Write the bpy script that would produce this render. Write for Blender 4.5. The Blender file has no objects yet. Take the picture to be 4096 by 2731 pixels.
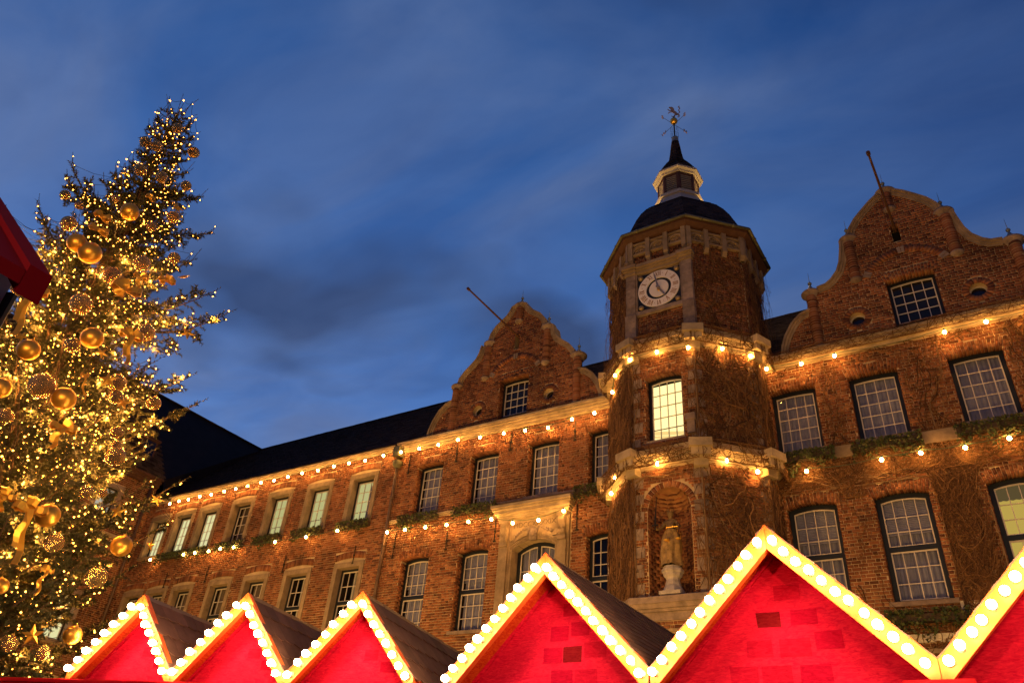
import bpy, bmesh, math, random
import numpy as np
from mathutils import Vector, Matrix

random.seed(7)
rng = np.random.default_rng(7)
sc = bpy.context.scene
col = sc.collection
PI = math.pi

# ------------------------------------------------------------------ camera
CAM = (0.0, 0.0, 1.6)
cr = (0.8435189, 0.53158317, 0.07678021)
cu = (0.24309632, -0.50533633, 0.82797305)
cf = (-0.47893637, 0.67974593, 0.55548666)
cam_d = bpy.data.cameras.new('camera')
cam = bpy.data.objects.new('camera', cam_d)
col.objects.link(cam)
cam.matrix_world = Matrix(((cr[0], cu[0], -cf[0], CAM[0]), (cr[1], cu[1], -cf[1], CAM[1]),
                           (cr[2], cu[2], -cf[2], CAM[2]), (0, 0, 0, 1)))
cam_d.lens = 26.4768
cam_d.sensor_width = 36
cam_d.clip_start = 0.05
cam_d.clip_end = 2000
sc.camera = cam

# ------------------------------------------------------------------ sky (dusk)
SKY_STRENGTH = 0.87
CL1, CL2, DL1, DL2, SR = 5.1, 0.3, 1.22, 4.2, 300
GLOW = (-0.853, 0.492, 0.174)      # the west, where the last light lingers
w = bpy.data.worlds.new('World')
sc.world = w
w.use_nodes = True
nt = w.node_tree
N, L = nt.nodes, nt.links
sky = N.new('ShaderNodeTexSky')
sky.sky_type = 'NISHITA'
sky.sun_disc = False
sky.sun_elevation = math.radians(-2.0)
sky.sun_rotation = math.radians(SR)
bg = N['Background']


def vmath(op, a, b):
    n = N.new('ShaderNodeVectorMath')
    n.operation = op
    for i, v in enumerate((a, b)):
        if hasattr(v, 'is_output'):
            L.new(v, n.inputs[i])
        else:
            n.inputs[i].default_value = v
    return n.outputs[0]


def wmix(fac, a, b):
    n = N.new('ShaderNodeMix')
    n.data_type = 'RGBA'
    for i, v in ((0, fac), (6, a), (7, b)):
        if hasattr(v, 'is_output'):
            L.new(v, n.inputs[i])
        else:
            n.inputs[i].default_value = v
    return n.outputs[2]


def wramp(fac, stops):
    n = N.new('ShaderNodeValToRGB')
    e = n.color_ramp.elements
    while len(e) < len(stops):
        e.new(0.5)
    for q, (p, c) in zip(e, stops):
        q.position = p
        q.color = (*c, 1)
    L.new(fac, n.inputs[0])
    return n.outputs[0]


tc = N.new('ShaderNodeTexCoord')
sep = N.new('ShaderNodeSeparateXYZ')
L.new(tc.outputs['Generated'], sep.inputs[0])
# dusk blue: deep overhead, paler towards the horizon; the Nishita sky brings the afterglow
grad = wramp(sep.outputs[2], [(0.0, (0.13, 0.20, 0.38)), (0.25, (0.085, 0.132, 0.31)),
                              (0.55, (0.056, 0.130, 0.375)), (0.80, (0.026, 0.088, 0.295)), (1.0, (0.014, 0.058, 0.21))])
tinted = vmath('MULTIPLY', sky.outputs[0], (0.52, 1.18, 2.9))
base = wmix(0.35, grad, tinted)
# thin high cloud: noise on the cloud plane (direction / height)
zc = N.new('ShaderNodeMath')
zc.operation = 'MAXIMUM'
L.new(sep.outputs[2], zc.inputs[0])
zc.inputs[1].default_value = 0.12
dv = N.new('ShaderNodeVectorMath')
dv.operation = 'DIVIDE'
L.new(tc.outputs['Generated'], dv.inputs[0])
cmb = N.new('ShaderNodeCombineXYZ')
for i in range(3):
    L.new(zc.outputs[0], cmb.inputs[i])
L.new(cmb.outputs[0], dv.inputs[1])
mp = N.new('ShaderNodeMapping')
mp.inputs['Rotation'].default_value = (0, 0, math.radians(35))
mp.inputs['Scale'].default_value = (0.7, 1.35, 1.0)
mp.inputs['Location'].default_value = (CL1, CL2, 0)
L.new(dv.outputs[0], mp.inputs[0])
nz = N.new('ShaderNodeTexNoise')
nz.inputs['Scale'].default_value = 2.0
nz.inputs['Detail'].default_value = 7
nz.inputs['Roughness'].default_value = 0.52
nz.inputs['Distortion'].default_value = 0.6
L.new(mp.outputs[0], nz.inputs['Vector'])
cfac = wramp(nz.outputs[0], [(0.38, (0, 0, 0)), (0.55, (.35, .35, .35)), (0.72, (0.75, 0.75, 0.75))])
clouded = wmix(cfac, base, (0.130, 0.180, 0.38, 1))
nz2 = N.new('ShaderNodeTexNoise')
nz2.inputs['Scale'].default_value = 0.9
nz2.inputs['Detail'].default_value = 4
nz2.inputs['Distortion'].default_value = 0.4
mp2 = N.new('ShaderNodeMapping')
mp2.inputs['Location'].default_value = (DL1, DL2, 0)
mp2.inputs['Rotation'].default_value = (0, 0, math.radians(-20))
L.new(dv.outputs[0], mp2.inputs[0])
L.new(mp2.outputs[0], nz2.inputs['Vector'])
dfac = wramp(nz2.outputs[0], [(0.575, (0, 0, 0)), (0.66, (0.85, 0.85, 0.85))])
clouded = wmix(dfac, clouded, (0.042, 0.070, 0.185, 1))
nz3 = N.new('ShaderNodeTexNoise')
nz3.inputs['Scale'].default_value = 4.2
nz3.inputs['Detail'].default_value = 5
nz3.inputs['Distortion'].default_value = .5
L.new(mp.outputs[0], nz3.inputs['Vector'])
mott = wramp(nz3.outputs[0], [(0.30, (.84, .86, .89)), (0.70, (1.16, 1.13, 1.09))])
clouded = vmath('MULTIPLY', clouded, mott)
dotn = N.new('ShaderNodeVectorMath')
dotn.operation = 'DOT_PRODUCT'
L.new(tc.outputs['Generated'], dotn.inputs[0])
dotn.inputs[1].default_value = GLOW
dm = N.new('ShaderNodeMapRange')
dm.inputs[1].default_value = -1
L.new(dotn.outputs['Value'], dm.inputs[0])
shade = wramp(dm.outputs[0], [(0.0, (.30, .34, .42)), (0.55, (.34, .46, .56)), (0.70, (.62, .76, .82)), (0.82, (1.0, 1.09, 1.03)), (1.0, (1.15, 1.15, 1.05))])
clouded = vmath('MULTIPLY', clouded, shade)
L.new(clouded, bg.inputs[0])
bg.inputs[1].default_value = SKY_STRENGTH

sc.view_settings.view_transform = 'Standard'
sc.view_settings.look = 'None'
sc.view_settings.exposure = 0
sc.view_settings.gamma = 1
sc.view_settings.use_curve_mapping = False
sc.render.engine = 'CYCLES'
cy = sc.cycles
cy.use_denoising = True
cy.max_bounces = 5
cy.diffuse_bounces = 2
cy.glossy_bounces = 3
cy.transmission_bounces = 4
cy.transparent_max_bounces = 10
cy.caustics_reflective = False
cy.caustics_refractive = False
cy.sample_clamp_indirect = 6
cy.use_light_tree = True

WARM = (1.0, 0.53, 0.13)          # the market's lamps
FLOOD = [(-34.5, 13.5, 3.0, 2436, 'opposite the side wing corner'), (-29.5, 13.5, 3.0, 2520, 'opposite the lit office windows'), (-24, 13.0, 3.0, 2436, 'opposite the downpipe'),
         (-17.5, 13.0, 3.0, 2100, 'opposite the stone portal'), (-11.3, 12.5, 3.0, 1680, 'opposite the statue niche'), (-4.8, 13.0, 3.0, 1218, 'opposite the tower corner'),
         (2.0, 13.0, 3.0, 1260, 'opposite the right gable')]
LANTERNS = [(-3.0, -7.0, 4.6, 2900, 'behind the viewer on the left'), (3.0, -5.0, 4.6, 3100, 'behind the viewer on the right')]

# ------------------------------------------------------------------ materials
MATS = {}


def material(name, color, rough=0.8, metal=0.0, spec=0.3, vary=None, noise=None, bump=None, island=0.0, emit=None):
    """vary: list of ramp colours over a per-piece random; noise: (scale, amount) tone variation; bump: (scale, strength)"""
    if name in MATS:
        return MATS[name]
    m = bpy.data.materials.new(name)
    m.use_nodes = True
    t = m.node_tree
    n, l = t.nodes, t.links
    b = n['Principled BSDF']
    b.inputs['Base Color'].default_value = (*color, 1)
    b.inputs['Roughness'].default_value = rough
    b.inputs['Metallic'].default_value = metal
    b.inputs['Specular IOR Level'].default_value = spec
    if emit:
        b.inputs['Emission Color'].default_value = (*emit[0], 1)
        b.inputs['Emission Strength'].default_value = emit[1]
    out = None
    if vary:
        ge = n.new('ShaderNodeNewGeometry')
        oi = n.new('ShaderNodeObjectInfo')
        ad = n.new('ShaderNodeMath')
        ad.operation = 'ADD'
        l.new(ge.outputs['Random Per Island'], ad.inputs[0])
        l.new(oi.outputs['Random'], ad.inputs[1])
        fr = n.new('ShaderNodeMath')
        fr.operation = 'FRACT'
        l.new(ad.outputs[0], fr.inputs[0])
        rp = n.new('ShaderNodeValToRGB')
        e = rp.color_ramp.elements
        while len(e) < len(vary):
            e.new(0.5)
        for i, c in enumerate(vary):
            e[i].position = i / max(1, len(vary) - 1)
            e[i].color = (*c, 1)
        l.new(fr.outputs[0], rp.inputs[0])
        out = rp.outputs[0]
    if noise or bump:
        tcn = n.new('ShaderNodeTexCoord')
        if noise:
            geo = n.new('ShaderNodeNewGeometry')
            nn = n.new('ShaderNodeTexNoise')
            nn.inputs['Scale'].default_value = noise[0]
            nn.inputs['Detail'].default_value = 6
            nn.inputs['Roughness'].default_value = 0.65
            l.new(geo.outputs['Position'], nn.inputs['Vector'])
            mr = n.new('ShaderNodeMapRange')
            mr.inputs[1].default_value = 0.3
            mr.inputs[2].default_value = 0.7
            mr.inputs[3].default_value = 1 - noise[1]
            mr.inputs[4].default_value = 1 + noise[1] * 0.6
            l.new(nn.outputs[0], mr.inputs[0])
            mx = n.new('ShaderNodeVectorMath')
            mx.operation = 'SCALE'
            if out:
                l.new(out, mx.inputs[0])
            else:
                mx.inputs[0].default_value = color
            l.new(mr.outputs[0], mx.inputs['Scale'])
            out = mx.outputs[0]
        if bump:
            bn = n.new('ShaderNodeTexNoise')
            bn.inputs['Scale'].default_value = bump[0]
            bn.inputs['Detail'].default_value = 5
            l.new(tcn.outputs['Object'], bn.inputs['Vector'])
            bp = n.new('ShaderNodeBump')
            bp.inputs['Strength'].default_value = bump[1]
            bp.inputs['Distance'].default_value = 0.02
            l.new(bn.outputs[0], bp.inputs['Height'])
            l.new(bp.outputs[0], b.inputs['Normal'])
    if out:
        l.new(out, b.inputs['Base Color'])
    MATS[name] = m
    return m


def emission(name, color, strength):
    if name in MATS:
        return MATS[name]
    m = bpy.data.materials.new(name)
    m.use_nodes = True
    t = m.node_tree
    for q in list(t.nodes):
        if q.type == 'BSDF_PRINCIPLED':
            t.nodes.remove(q)
    e = t.nodes.new('ShaderNodeEmission')
    e.inputs[0].default_value = (*color, 1)
    e.inputs[1].default_value = strength
    t.links.new(e.outputs[0], t.nodes['Material Output'].inputs[0])
    MATS[name] = m
    return m


def glass_material(name, gloss=0.12, tint=(0.9, 0.93, 0.95)):
    m = bpy.data.materials.new(name)
    m.use_nodes = True
    t = m.node_tree
    n, l = t.nodes, t.links
    n.remove(n['Principled BSDF'])
    tr = n.new('ShaderNodeBsdfTransparent')
    tr.inputs[0].default_value = (*tint, 1)
    gl = n.new('ShaderNodeBsdfGlossy')
    gl.inputs['Roughness'].default_value = 0.03
    fz = n.new('ShaderNodeFresnel')
    fz.inputs[0].default_value = 1.5
    # reflect on the outer face only (the far face of the thin pane just transmits)
    gb = n.new('ShaderNodeNewGeometry')
    iv = n.new('ShaderNodeMath')
    iv.operation = 'SUBTRACT'
    iv.inputs[0].default_value = 1
    l.new(gb.outputs['Backfacing'], iv.inputs[1])
    ad = n.new('ShaderNodeMath')
    ad.operation = 'MULTIPLY'
    l.new(fz.outputs[0], ad.inputs[0])
    l.new(iv.outputs[0], ad.inputs[1])
    # slightly wavy old glass
    tcn = n.new('ShaderNodeNewGeometry')
    nn = n.new('ShaderNodeTexNoise')
    nn.inputs['Scale'].default_value = 2.5
    l.new(tcn.outputs['Position'], nn.inputs['Vector'])
    bp = n.new('ShaderNodeBump')
    bp.inputs['Strength'].default_value = 0.06
    l.new(nn.outputs[0], bp.inputs['Height'])
    l.new(bp.outputs[0], gl.inputs['Normal'])
    mx = n.new('ShaderNodeMixShader')
    l.new(ad.outputs[0], mx.inputs[0])
    l.new(tr.outputs[0], mx.inputs[1])
    l.new(gl.outputs[0], mx.inputs[2])
    l.new(mx.outputs[0], n['Material Output'].inputs[0])
    return m


M_BRICK = material('brick', (0.3, 0.1, 0.05), 0.88, vary=[(0.10, 0.034, 0.019), (0.19, 0.064, 0.029), (0.28, 0.095, 0.041), (0.34, 0.135, 0.060), (0.22, 0.075, 0.035), (0.36, 0.160, 0.076), (0.14, 0.049, 0.027)], noise=(0.55, 0.52), bump=(60, 0.4))
M_MORTAR = material('mortar', (0.52, 0.38, 0.23), 0.95, noise=(0.7, 0.5), bump=(80, 0.4))
M_STONE = material('sandstone', (0.32, 0.23, 0.145), 0.85, vary=[(0.25, 0.175, 0.11), (0.35, 0.25, 0.155), (0.30, 0.21, 0.135)], noise=(2.2, 0.38), bump=(35, 0.5))
M_CORN = material('cornice_stone', (0.45, 0.34, 0.21), 0.85, vary=[(0.38, 0.28, 0.17), (0.50, 0.38, 0.24), (0.43, 0.32, 0.2)], noise=(2.0, 0.4), bump=(35, 0.5))
M_STONE_D = material('weathered_stone', (0.33, 0.26, 0.21), 0.9, vary=[(0.22, 0.155, 0.125), (0.32, 0.235, 0.19), (0.27, 0.195, 0.16)], noise=(3.0, 0.45), bump=(30, 0.6))
M_SLATE = material('slate', (0.034, 0.023, 0.016), 0.7, spec=0.1, vary=[(0.016, 0.010, 0.008), (0.075, 0.052, 0.042), (0.035, 0.024, 0.019)], noise=(1.5, 0.3))
M_LEAD = material('lead', (0.22, 0.25, 0.27), 0.5, metal=0.3)
M_FRAME = material('dark_blue_paint', (0.012, 0.016, 0.022), 0.45, spec=0.4)
M_SASH = material('white_paint', (0.66, 0.58, 0.52), 0.5, noise=(3, 0.12))
M_DARK = material('dark_room', (0.012, 0.011, 0.012), 0.9)
M_CURTAIN = material('net_curtain', (0.36, 0.32, 0.42), 0.95, noise=(2.0, 0.25))
M_CURTAIN_W = material('brown_blind', (0.20, 0.14, 0.11), 0.95, noise=(2.0, 0.2))
M_GLASS = glass_material('window_glass', 0.0)
M_IRON = material('wrought_iron', (0.02, 0.016, 0.014), 0.6, metal=0.2)
M_PIPE = material('copper_pipe', (0.16, 0.10, 0.07), 0.6, metal=0.4, noise=(3, 0.3))
M_WOOD = material('brown_timber', (0.10, 0.045, 0.028), 0.7, noise=(4, 0.3))
M_GUTTER = material('weathered_copper', (0.16, 0.15, 0.09), 0.55, metal=0.3, noise=(4, 0.3))
M_GOLD = material('gilding', (0.95, 0.55, 0.10), 0.32, metal=.8)
M_CLOCK = material('clock_white', (0.82, 0.74, 0.70), 0.6, noise=(3, 0.06))
M_NUM = material('clock_gold', (0.30, 0.16, 0.08), 0.5)
M_NAVY = material('clock_blue', (0.012, 0.018, 0.03), 0.5)
M_RED = material('red_paint', (0.62, 0.008, 0.024), 0.6, spec=0.1, noise=(3.0, 0.12))
M_SOCKET = material('socket', (0.5, 0.42, 0.3), 0.5)
M_BLACKPL = material('black_plastic', (0.012, 0.012, 0.012), 0.5)
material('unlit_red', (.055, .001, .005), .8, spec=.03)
M_CABLE = material('green_cable', (0.05, 0.10, 0.06), 0.6)
M_VINE = material('dry_creeper', (0.12, 0.06, 0.03), 0.95, vary=[(0.035, 0.016, 0.009), (0.13, 0.058, 0.024), (0.26, 0.13, 0.055), (0.07, 0.032, 0.016), (0.17, 0.08, 0.034)])
M_VINE_L = material('old_stem', (0.25, 0.15, 0.08), 0.9, noise=(6, 0.3))
M_IVY = material('ivy_leaf', (0.05, 0.07, 0.025), 0.6, vary=[(0.03, 0.045, 0.018), (0.07, 0.09, 0.03), (0.12, 0.10, 0.04)])
M_BOX = material('planter', (0.06, 0.04, 0.03), 0.8)
M_NEEDLE = material('spruce_needle', (0.05, 0.05, 0.02), 0.7, vary=[(0.032, 0.034, 0.014), (0.06, 0.058, 0.022), (0.085, 0.075, 0.028)])
M_BARK = material('spruce_bark', (0.11, 0.06, 0.035), 0.9, noise=(8, 0.4))
M_BRONZE = material('gilded_bronze', (0.20, 0.125, 0.05), 0.5, metal=0.15, noise=(7, 0.6))
M_SHINGLE = material('brown_shingle', (0.15, 0.065, 0.05), 0.75, spec=0.25, vary=[(0.09, 0.038, 0.032), (0.17, 0.075, 0.058), (0.13, 0.055, 0.045)], noise=(5, 0.2))
M_RIDGE = material('ridge_metal', (0.20, 0.12, 0.08), 0.4, metal=0.5)
M_ASPHALT = material('cobble', (0.06, 0.055, 0.05), 0.9, noise=(3, 0.4), bump=(8, 0.8))
E_FEST = emission('festoon_glow', (1.0, 0.47, 0.10), 230)
E_STALL = emission('stall_bulb_glow', (1.0, 0.72, 0.32), 95)
E_FAIRY = emission('fairy_glow', (1.0, 0.37, 0.045), 20)

# ------------------------------------------------------------------ mesh building


class MB:
    def __init__(s):
        s.V = []
        s.F = []
        s.M = []
        s.m = 0

    def add(s, V, F):
        o = len(s.V)
        s.V.extend(tuple(v) for v in V)
        for f in F:
            s.F.append(tuple(i + o for i in f))
            s.M.append(s.m)

    def hexa(s, p):      # p: 4 back corners (ccw from front), 4 front corners
        s.add(p, [(4, 5, 6, 7), (0, 4, 7, 3), (1, 2, 6, 5), (3, 7, 6, 2), (0, 1, 5, 4), (0, 3, 2, 1)])

    def box(s, x0, x1, y0, y1, z0, z1):
        s.hexa([(x0, y1, z0), (x1, y1, z0), (x1, y1, z1), (x0, y1, z1), (x0, y0, z0), (x1, y0, z0), (x1, y0, z1), (x0, y0, z1)])

    def fbox(s, fr, u0, u1, n0, n1, z0, z1):
        s.hexa([fr.p(u0, n0, z0), fr.p(u1, n0, z0), fr.p(u1, n0, z1), fr.p(u0, n0, z1),
                fr.p(u0, n1, z0), fr.p(u1, n1, z0), fr.p(u1, n1, z1), fr.p(u0, n1, z1)])

    def quad(s, a, b, c, d):
        s.add([a, b, c, d], [(0, 1, 2, 3)])

    def poly(s, pts):
        s.add(pts, [tuple(range(len(pts)))])

    def tube(s, pts, r, sides=5, cap=True):
        n = len(pts)
        P = [Vector(p) for p in pts]
        rr = r if hasattr(r, '__len__') else [r] * n
        base = len(s.V)
        up = None
        for i in range(n):
            d = (P[min(i + 1, n - 1)] - P[max(i - 1, 0)]).normalized()
            if up is None:
                up = Vector((0, 0, 1)) if abs(d.z) < 0.9 else Vector((1, 0, 0))
            a = d.cross(up).normalized()
            b = a.cross(d).normalized()
            up = b
            for k in range(sides):
                t = 2 * PI * k / sides
                s.V.append(tuple(P[i] + a * (rr[i] * math.cos(t)) + b * (rr[i] * math.sin(t))))
        for i in range(n - 1):
            for k in range(sides):
                k2 = (k + 1) % sides
                s.F.append((base + i * sides + k, base + i * sides + k2, base + (i + 1) * sides + k2, base + (i + 1) * sides + k))
                s.M.append(s.m)
        if cap:
            s.F.append(tuple(base + k for k in reversed(range(sides))))
            s.M.append(s.m)
            s.F.append(tuple(base + (n - 1) * sides + k for k in range(sides)))
            s.M.append(s.m)

    def lathe(s, c, prof, seg=16, a0=0.0, a1=2 * PI, axis=None):
        full = abs(a1 - a0 - 2 * PI) < 1e-6
        cnt = seg if full else seg + 1
        base = len(s.V)
        for (r, z) in prof:
            for k in range(cnt):
                t = a0 + (a1 - a0) * k / seg
                s.V.append((c[0] + r * math.cos(t), c[1] + r * math.sin(t), c[2] + z))
        for i in range(len(prof) - 1):
            for k in range(seg):
                k2 = (k + 1) % cnt
                s.F.append((base + i * cnt + k, base + i * cnt + k2, base + (i + 1) * cnt + k2, base + (i + 1) * cnt + k))
                s.M.append(s.m)

    def sphere(s, c, r, seg=12, rings=8, sq=1.0):
        s.lathe(c, [(max(1e-4, r * math.sin(PI * i / rings)), -r * sq * math.cos(PI * i / rings)) for i in range(rings + 1)], seg)


def link_mesh(name, me, mats, parent=None, smooth=False):
    o = bpy.data.objects.new(name, me)
    for m in (mats if isinstance(mats, (list, tuple)) else [mats]):
        if len(me.materials) < (len(mats) if isinstance(mats, (list, tuple)) else 1):
            me.materials.append(m)
    if smooth:
        me.polygons.foreach_set('use_smooth', [True] * len(me.polygons))
    col.objects.link(o)
    if parent is not None:
        o.parent = parent
        if parent.type == 'EMPTY' and parent.get('_world'):
            o.location = -Vector(parent.location)
    return o


def build(name, mb, mats, parent=None, smooth=False, kind=None, label=None):
    me = bpy.data.meshes.new(name)
    me.from_pydata(mb.V, [], mb.F)
    if isinstance(mats, (list, tuple)) and len(mats) > 1:
        me.polygons.foreach_set('material_index', mb.M)
    o = link_mesh(name, me, mats, parent, smooth)
    if kind:
        o['kind'] = kind
    if label:
        o['label'] = label
    return o


def np_mesh(name, V, F):
    me = bpy.data.meshes.new(name)
    V = np.ascontiguousarray(V, np.float32).reshape(-1, 3)
    F = np.ascontiguousarray(F, np.int32)
    k = F.shape[1]
    me.vertices.add(len(V))
    me.vertices.foreach_set('co', V.ravel())
    me.loops.add(F.size)
    me.loops.foreach_set('vertex_index', F.ravel())
    me.polygons.add(len(F))
    me.polygons.foreach_set('loop_start', np.arange(0, F.size, k, dtype=np.int32))
    me.polygons.foreach_set('loop_total', np.full(len(F), k, np.int32))
    me.update(calc_edges=True)
    return me


def thing(name, label, cat, loc=(0, 0, 0), rotz=0.0, group=None, world=False):
    o = bpy.data.objects.new(name, None)
    o.empty_display_size = 0.3
    col.objects.link(o)
    o.location = loc
    o.rotation_euler = (0, 0, rotz)
    o['label'] = label
    o['category'] = cat
    if group:
        o['group'] = group
    if world:
        o['_world'] = 1
    return o


def tag(o, label, cat, group=None):
    o['label'] = label
    o['category'] = cat
    if group:
        o['group'] = group
    return o


def text_mesh(name, curve):
    tmp = bpy.data.objects.new(name, curve)
    col.objects.link(tmp)
    dg = bpy.context.evaluated_depsgraph_get()
    me = bpy.data.meshes.new_from_object(tmp.evaluated_get(dg))
    bpy.data.objects.remove(tmp)
    me.name = name
    o = bpy.data.objects.new(name, me)
    col.objects.link(o)
    return o


class Fr:
    """wall frame: u along the wall, n outward, z up"""

    def __init__(s, ox, oy, theta):
        s.o = (ox, oy)
        t = math.radians(theta)
        s.N = (math.cos(t), math.sin(t))
        s.U = (-math.sin(t), math.cos(t))

    def p(s, u, n, z):
        return (s.o[0] + u * s.U[0] + n * s.N[0], s.o[1] + u * s.U[1] + n * s.N[1], z)

    def np(s, u, n, z):
        return np.stack([s.o[0] + u * s.U[0] + n * s.N[0], s.o[1] + u * s.U[1] + n * s.N[1], z], -1)


FAC = Fr(0, 24, -90)

# ------------------------------------------------------------------ bricks
CH, BL = 0.105, 0.27


def subtract(iv, a, b):
    out = []
    for (x, y) in iv:
        if b <= x or a >= y:
            out.append((x, y))
        else:
            if a - x > 0.03:
                out.append((x, a))
            if y - b > 0.03:
                out.append((b, y))
    return out


def brick_list(u0, u1, z0, z1, holes=(), clip=None, seed=0):
    rs = random.Random(seed)
    res = []
    k0 = int(math.floor(z0 / CH))
    k1 = int(math.ceil(z1 / CH))
    for k in range(k0, k1):
        za, zb = k * CH + 0.010, (k + 1) * CH - 0.011
        if za < z0 - 0.03 or zb > z1 + 0.03:
            continue
        zm = 0.5 * (za + zb)
        iv = [(u0, u1)]
        if clip:
            r = clip(zm)
            if r is None:
                continue
            iv = [(max(u0, r[0]), min(u1, r[1]))]
        for (a, b, c, d) in holes:
            if zb > c and za < d:
                iv = subtract(iv, a, b)
        off = (k % 2) * 0.2 + rs.uniform(-0.02, 0.02)
        for (a, b) in iv:
            x = math.floor((a - off) / (BL * 1.5)) * BL * 1.5 + off
            i = 0
            while x < b:
                ln = BL if i % 2 == 0 else BL * 0.5
                ln *= rs.uniform(0.93, 1.07)
                xa, xb = max(x + 0.009, a), min(x + ln - 0.009, b)
                if xb - xa > 0.035:
                    res.append((xa, xb, za, zb))
                x += ln
                i += 1
    return res


def project(P):
    d = P - np.array(CAM)
    c = d @ np.array(cf)
    x = 512 + 753.1 * (d @ np.array(cr)) / c
    y = 341 - 753.1 * (d @ np.array(cu)) / c
    return x, y, c


UNIT_BRICKS = []


def unit_brick(i):
    if not UNIT_BRICKS:
        for k in range(6):
            r = random.Random(50 + k)
            j = lambda s: r.uniform(-s, s)
            V = [(-.5, 0, -.5), (.5, 0, -.5), (.5, 0, .5), (-.5, 0, .5)]
            V += [(-.5 + j(.02), 1 + j(.3), -.5 + j(.05)), (.5 + j(.02), 1 + j(.3), -.5 + j(.05)), (.5 + j(.02), 1 + j(.3), .5 + j(.05)), (-.5 + j(.02), 1 + j(.3), .5 + j(.05))]
            me = bpy.data.meshes.new('brick')
            me.from_pydata(V, [], [(4, 5, 6, 7), (0, 4, 7, 3), (1, 2, 6, 5), (3, 7, 6, 2), (0, 1, 5, 4)])
            me.materials.append(M_BRICK)
            UNIT_BRICKS.append(me)
    return UNIT_BRICKS[i % 6]


def lay_bricks(walls, parent, extra=None, single=300, zmin=8.6):
    """walls: list of (frame, brick rectangles). The nearest 300 are objects of their own, the rest one mass."""
    allp = []
    for wi, (fr, bl) in enumerate(walls):
        if not bl:
            continue
        A = np.array(bl)
        C = fr.np(0.5 * (A[:, 0] + A[:, 1]), 0 * A[:, 0], 0.5 * (A[:, 2] + A[:, 3]))
        x, y, c = project(C)
        d = C - np.array(CAM)
        face = -(d[:, 0] * fr.N[0] + d[:, 1] * fr.N[1]) / np.linalg.norm(d, axis=1)
        size = (A[:, 1] - A[:, 0]) * np.clip(face, 0, 1) / np.linalg.norm(d, axis=1)
        ok = (x > 5) & (x < 1018) & (y > 5) & (y < 590) & (C[:, 2] > zmin)
        size = np.where(ok, size, 0)
        allp.append((fr, A, size))
    cut = np.sort(np.concatenate([s for _, _, s in allp]))
    thr = cut[-single] if len(cut) > single else 0
    VV, FF, off = [], [], 0
    n = 0
    for fr, A, size in allp:
        own = (size > thr) & (size > 0)
        for r in A[own]:
            o = bpy.data.objects.new('brick', unit_brick(n))
            n += 1
            wd, h = r[1] - r[0], r[3] - r[2]
            p = fr.p(0.5 * (r[0] + r[1]), -0.002, 0.5 * (r[2] + r[3]))
            dep = 0.016 + random.uniform(0, 0.010)
            o.matrix_basis = Matrix(((fr.U[0] * wd, fr.N[0] * dep, 0, p[0]), (fr.U[1] * wd, fr.N[1] * dep, 0, p[1]), (0, 0, h, p[2]), (0, 0, 0, 1)))
            o.parent = parent
            col.objects.link(o)
        B = A[~own]
        m = len(B)
        if not m:
            continue
        dep = 0.012 + rng.random(m) * 0.012
        jit = rng.uniform(-1, 1, (m, 4, 3)) * np.array([0.004, 0.004, 0.005])
        u = np.stack([B[:, 0], B[:, 1], B[:, 1], B[:, 0]], 1)
        z = np.stack([B[:, 2], B[:, 2], B[:, 3], B[:, 3]], 1)
        back = fr.np(u, np.full_like(u, -0.003), z)
        front = fr.np(u + jit[:, :, 0], dep[:, None] + jit[:, :, 1], z + jit[:, :, 2])
        VV.append(np.concatenate([back, front], 1).reshape(-1, 3))
        idx = (np.arange(m) * 8)[:, None, None] + np.array([(4, 5, 6, 7), (0, 4, 7, 3), (1, 2, 6, 5), (3, 7, 6, 2), (0, 1, 5, 4)])[None]
        FF.append(idx.reshape(-1, 4) + off)
        off += m * 8
    if extra is not None and extra.V:
        VV.append(np.array(extra.V))
        FF.append(np.array(extra.F) + off)
    me = np_mesh('brickwork', np.concatenate(VV), np.concatenate(FF))
    o = link_mesh('brickwork', me, M_BRICK, parent)
    o['kind'] = 'stuff'
    return o


def arc_z(u, uc, wdt, zs, rise):
    if rise <= 0:
        return zs
    h = wdt / 2
    R = (h * h + rise * rise) / (2 * rise)
    d = min(abs(u - uc), h)
    return zs + math.sqrt(R * R - d * d) - (R - rise)


def wall_grid(mb, fr, u0, u1, z0, z1, holes):
    us = sorted({u0, u1, *[min(max(v, u0), u1) for h in holes for v in h[:2]]})
    zs = sorted({z0, z1, *[min(max(v, z0), z1) for h in holes for v in h[2:4]]})
    for i in range(len(us) - 1):
        um = .5 * (us[i] + us[i + 1])
        for j in range(len(zs) - 1):
            zm = .5 * (zs[j] + zs[j + 1])
            if any(h[0] < um < h[1] and h[2] < zm < h[3] for h in holes):
                continue
            mb.quad(fr.p(us[i], 0, zs[j]), fr.p(us[i + 1], 0, zs[j]), fr.p(us[i + 1], 0, zs[j + 1]), fr.p(us[i], 0, zs[j + 1]))


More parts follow.
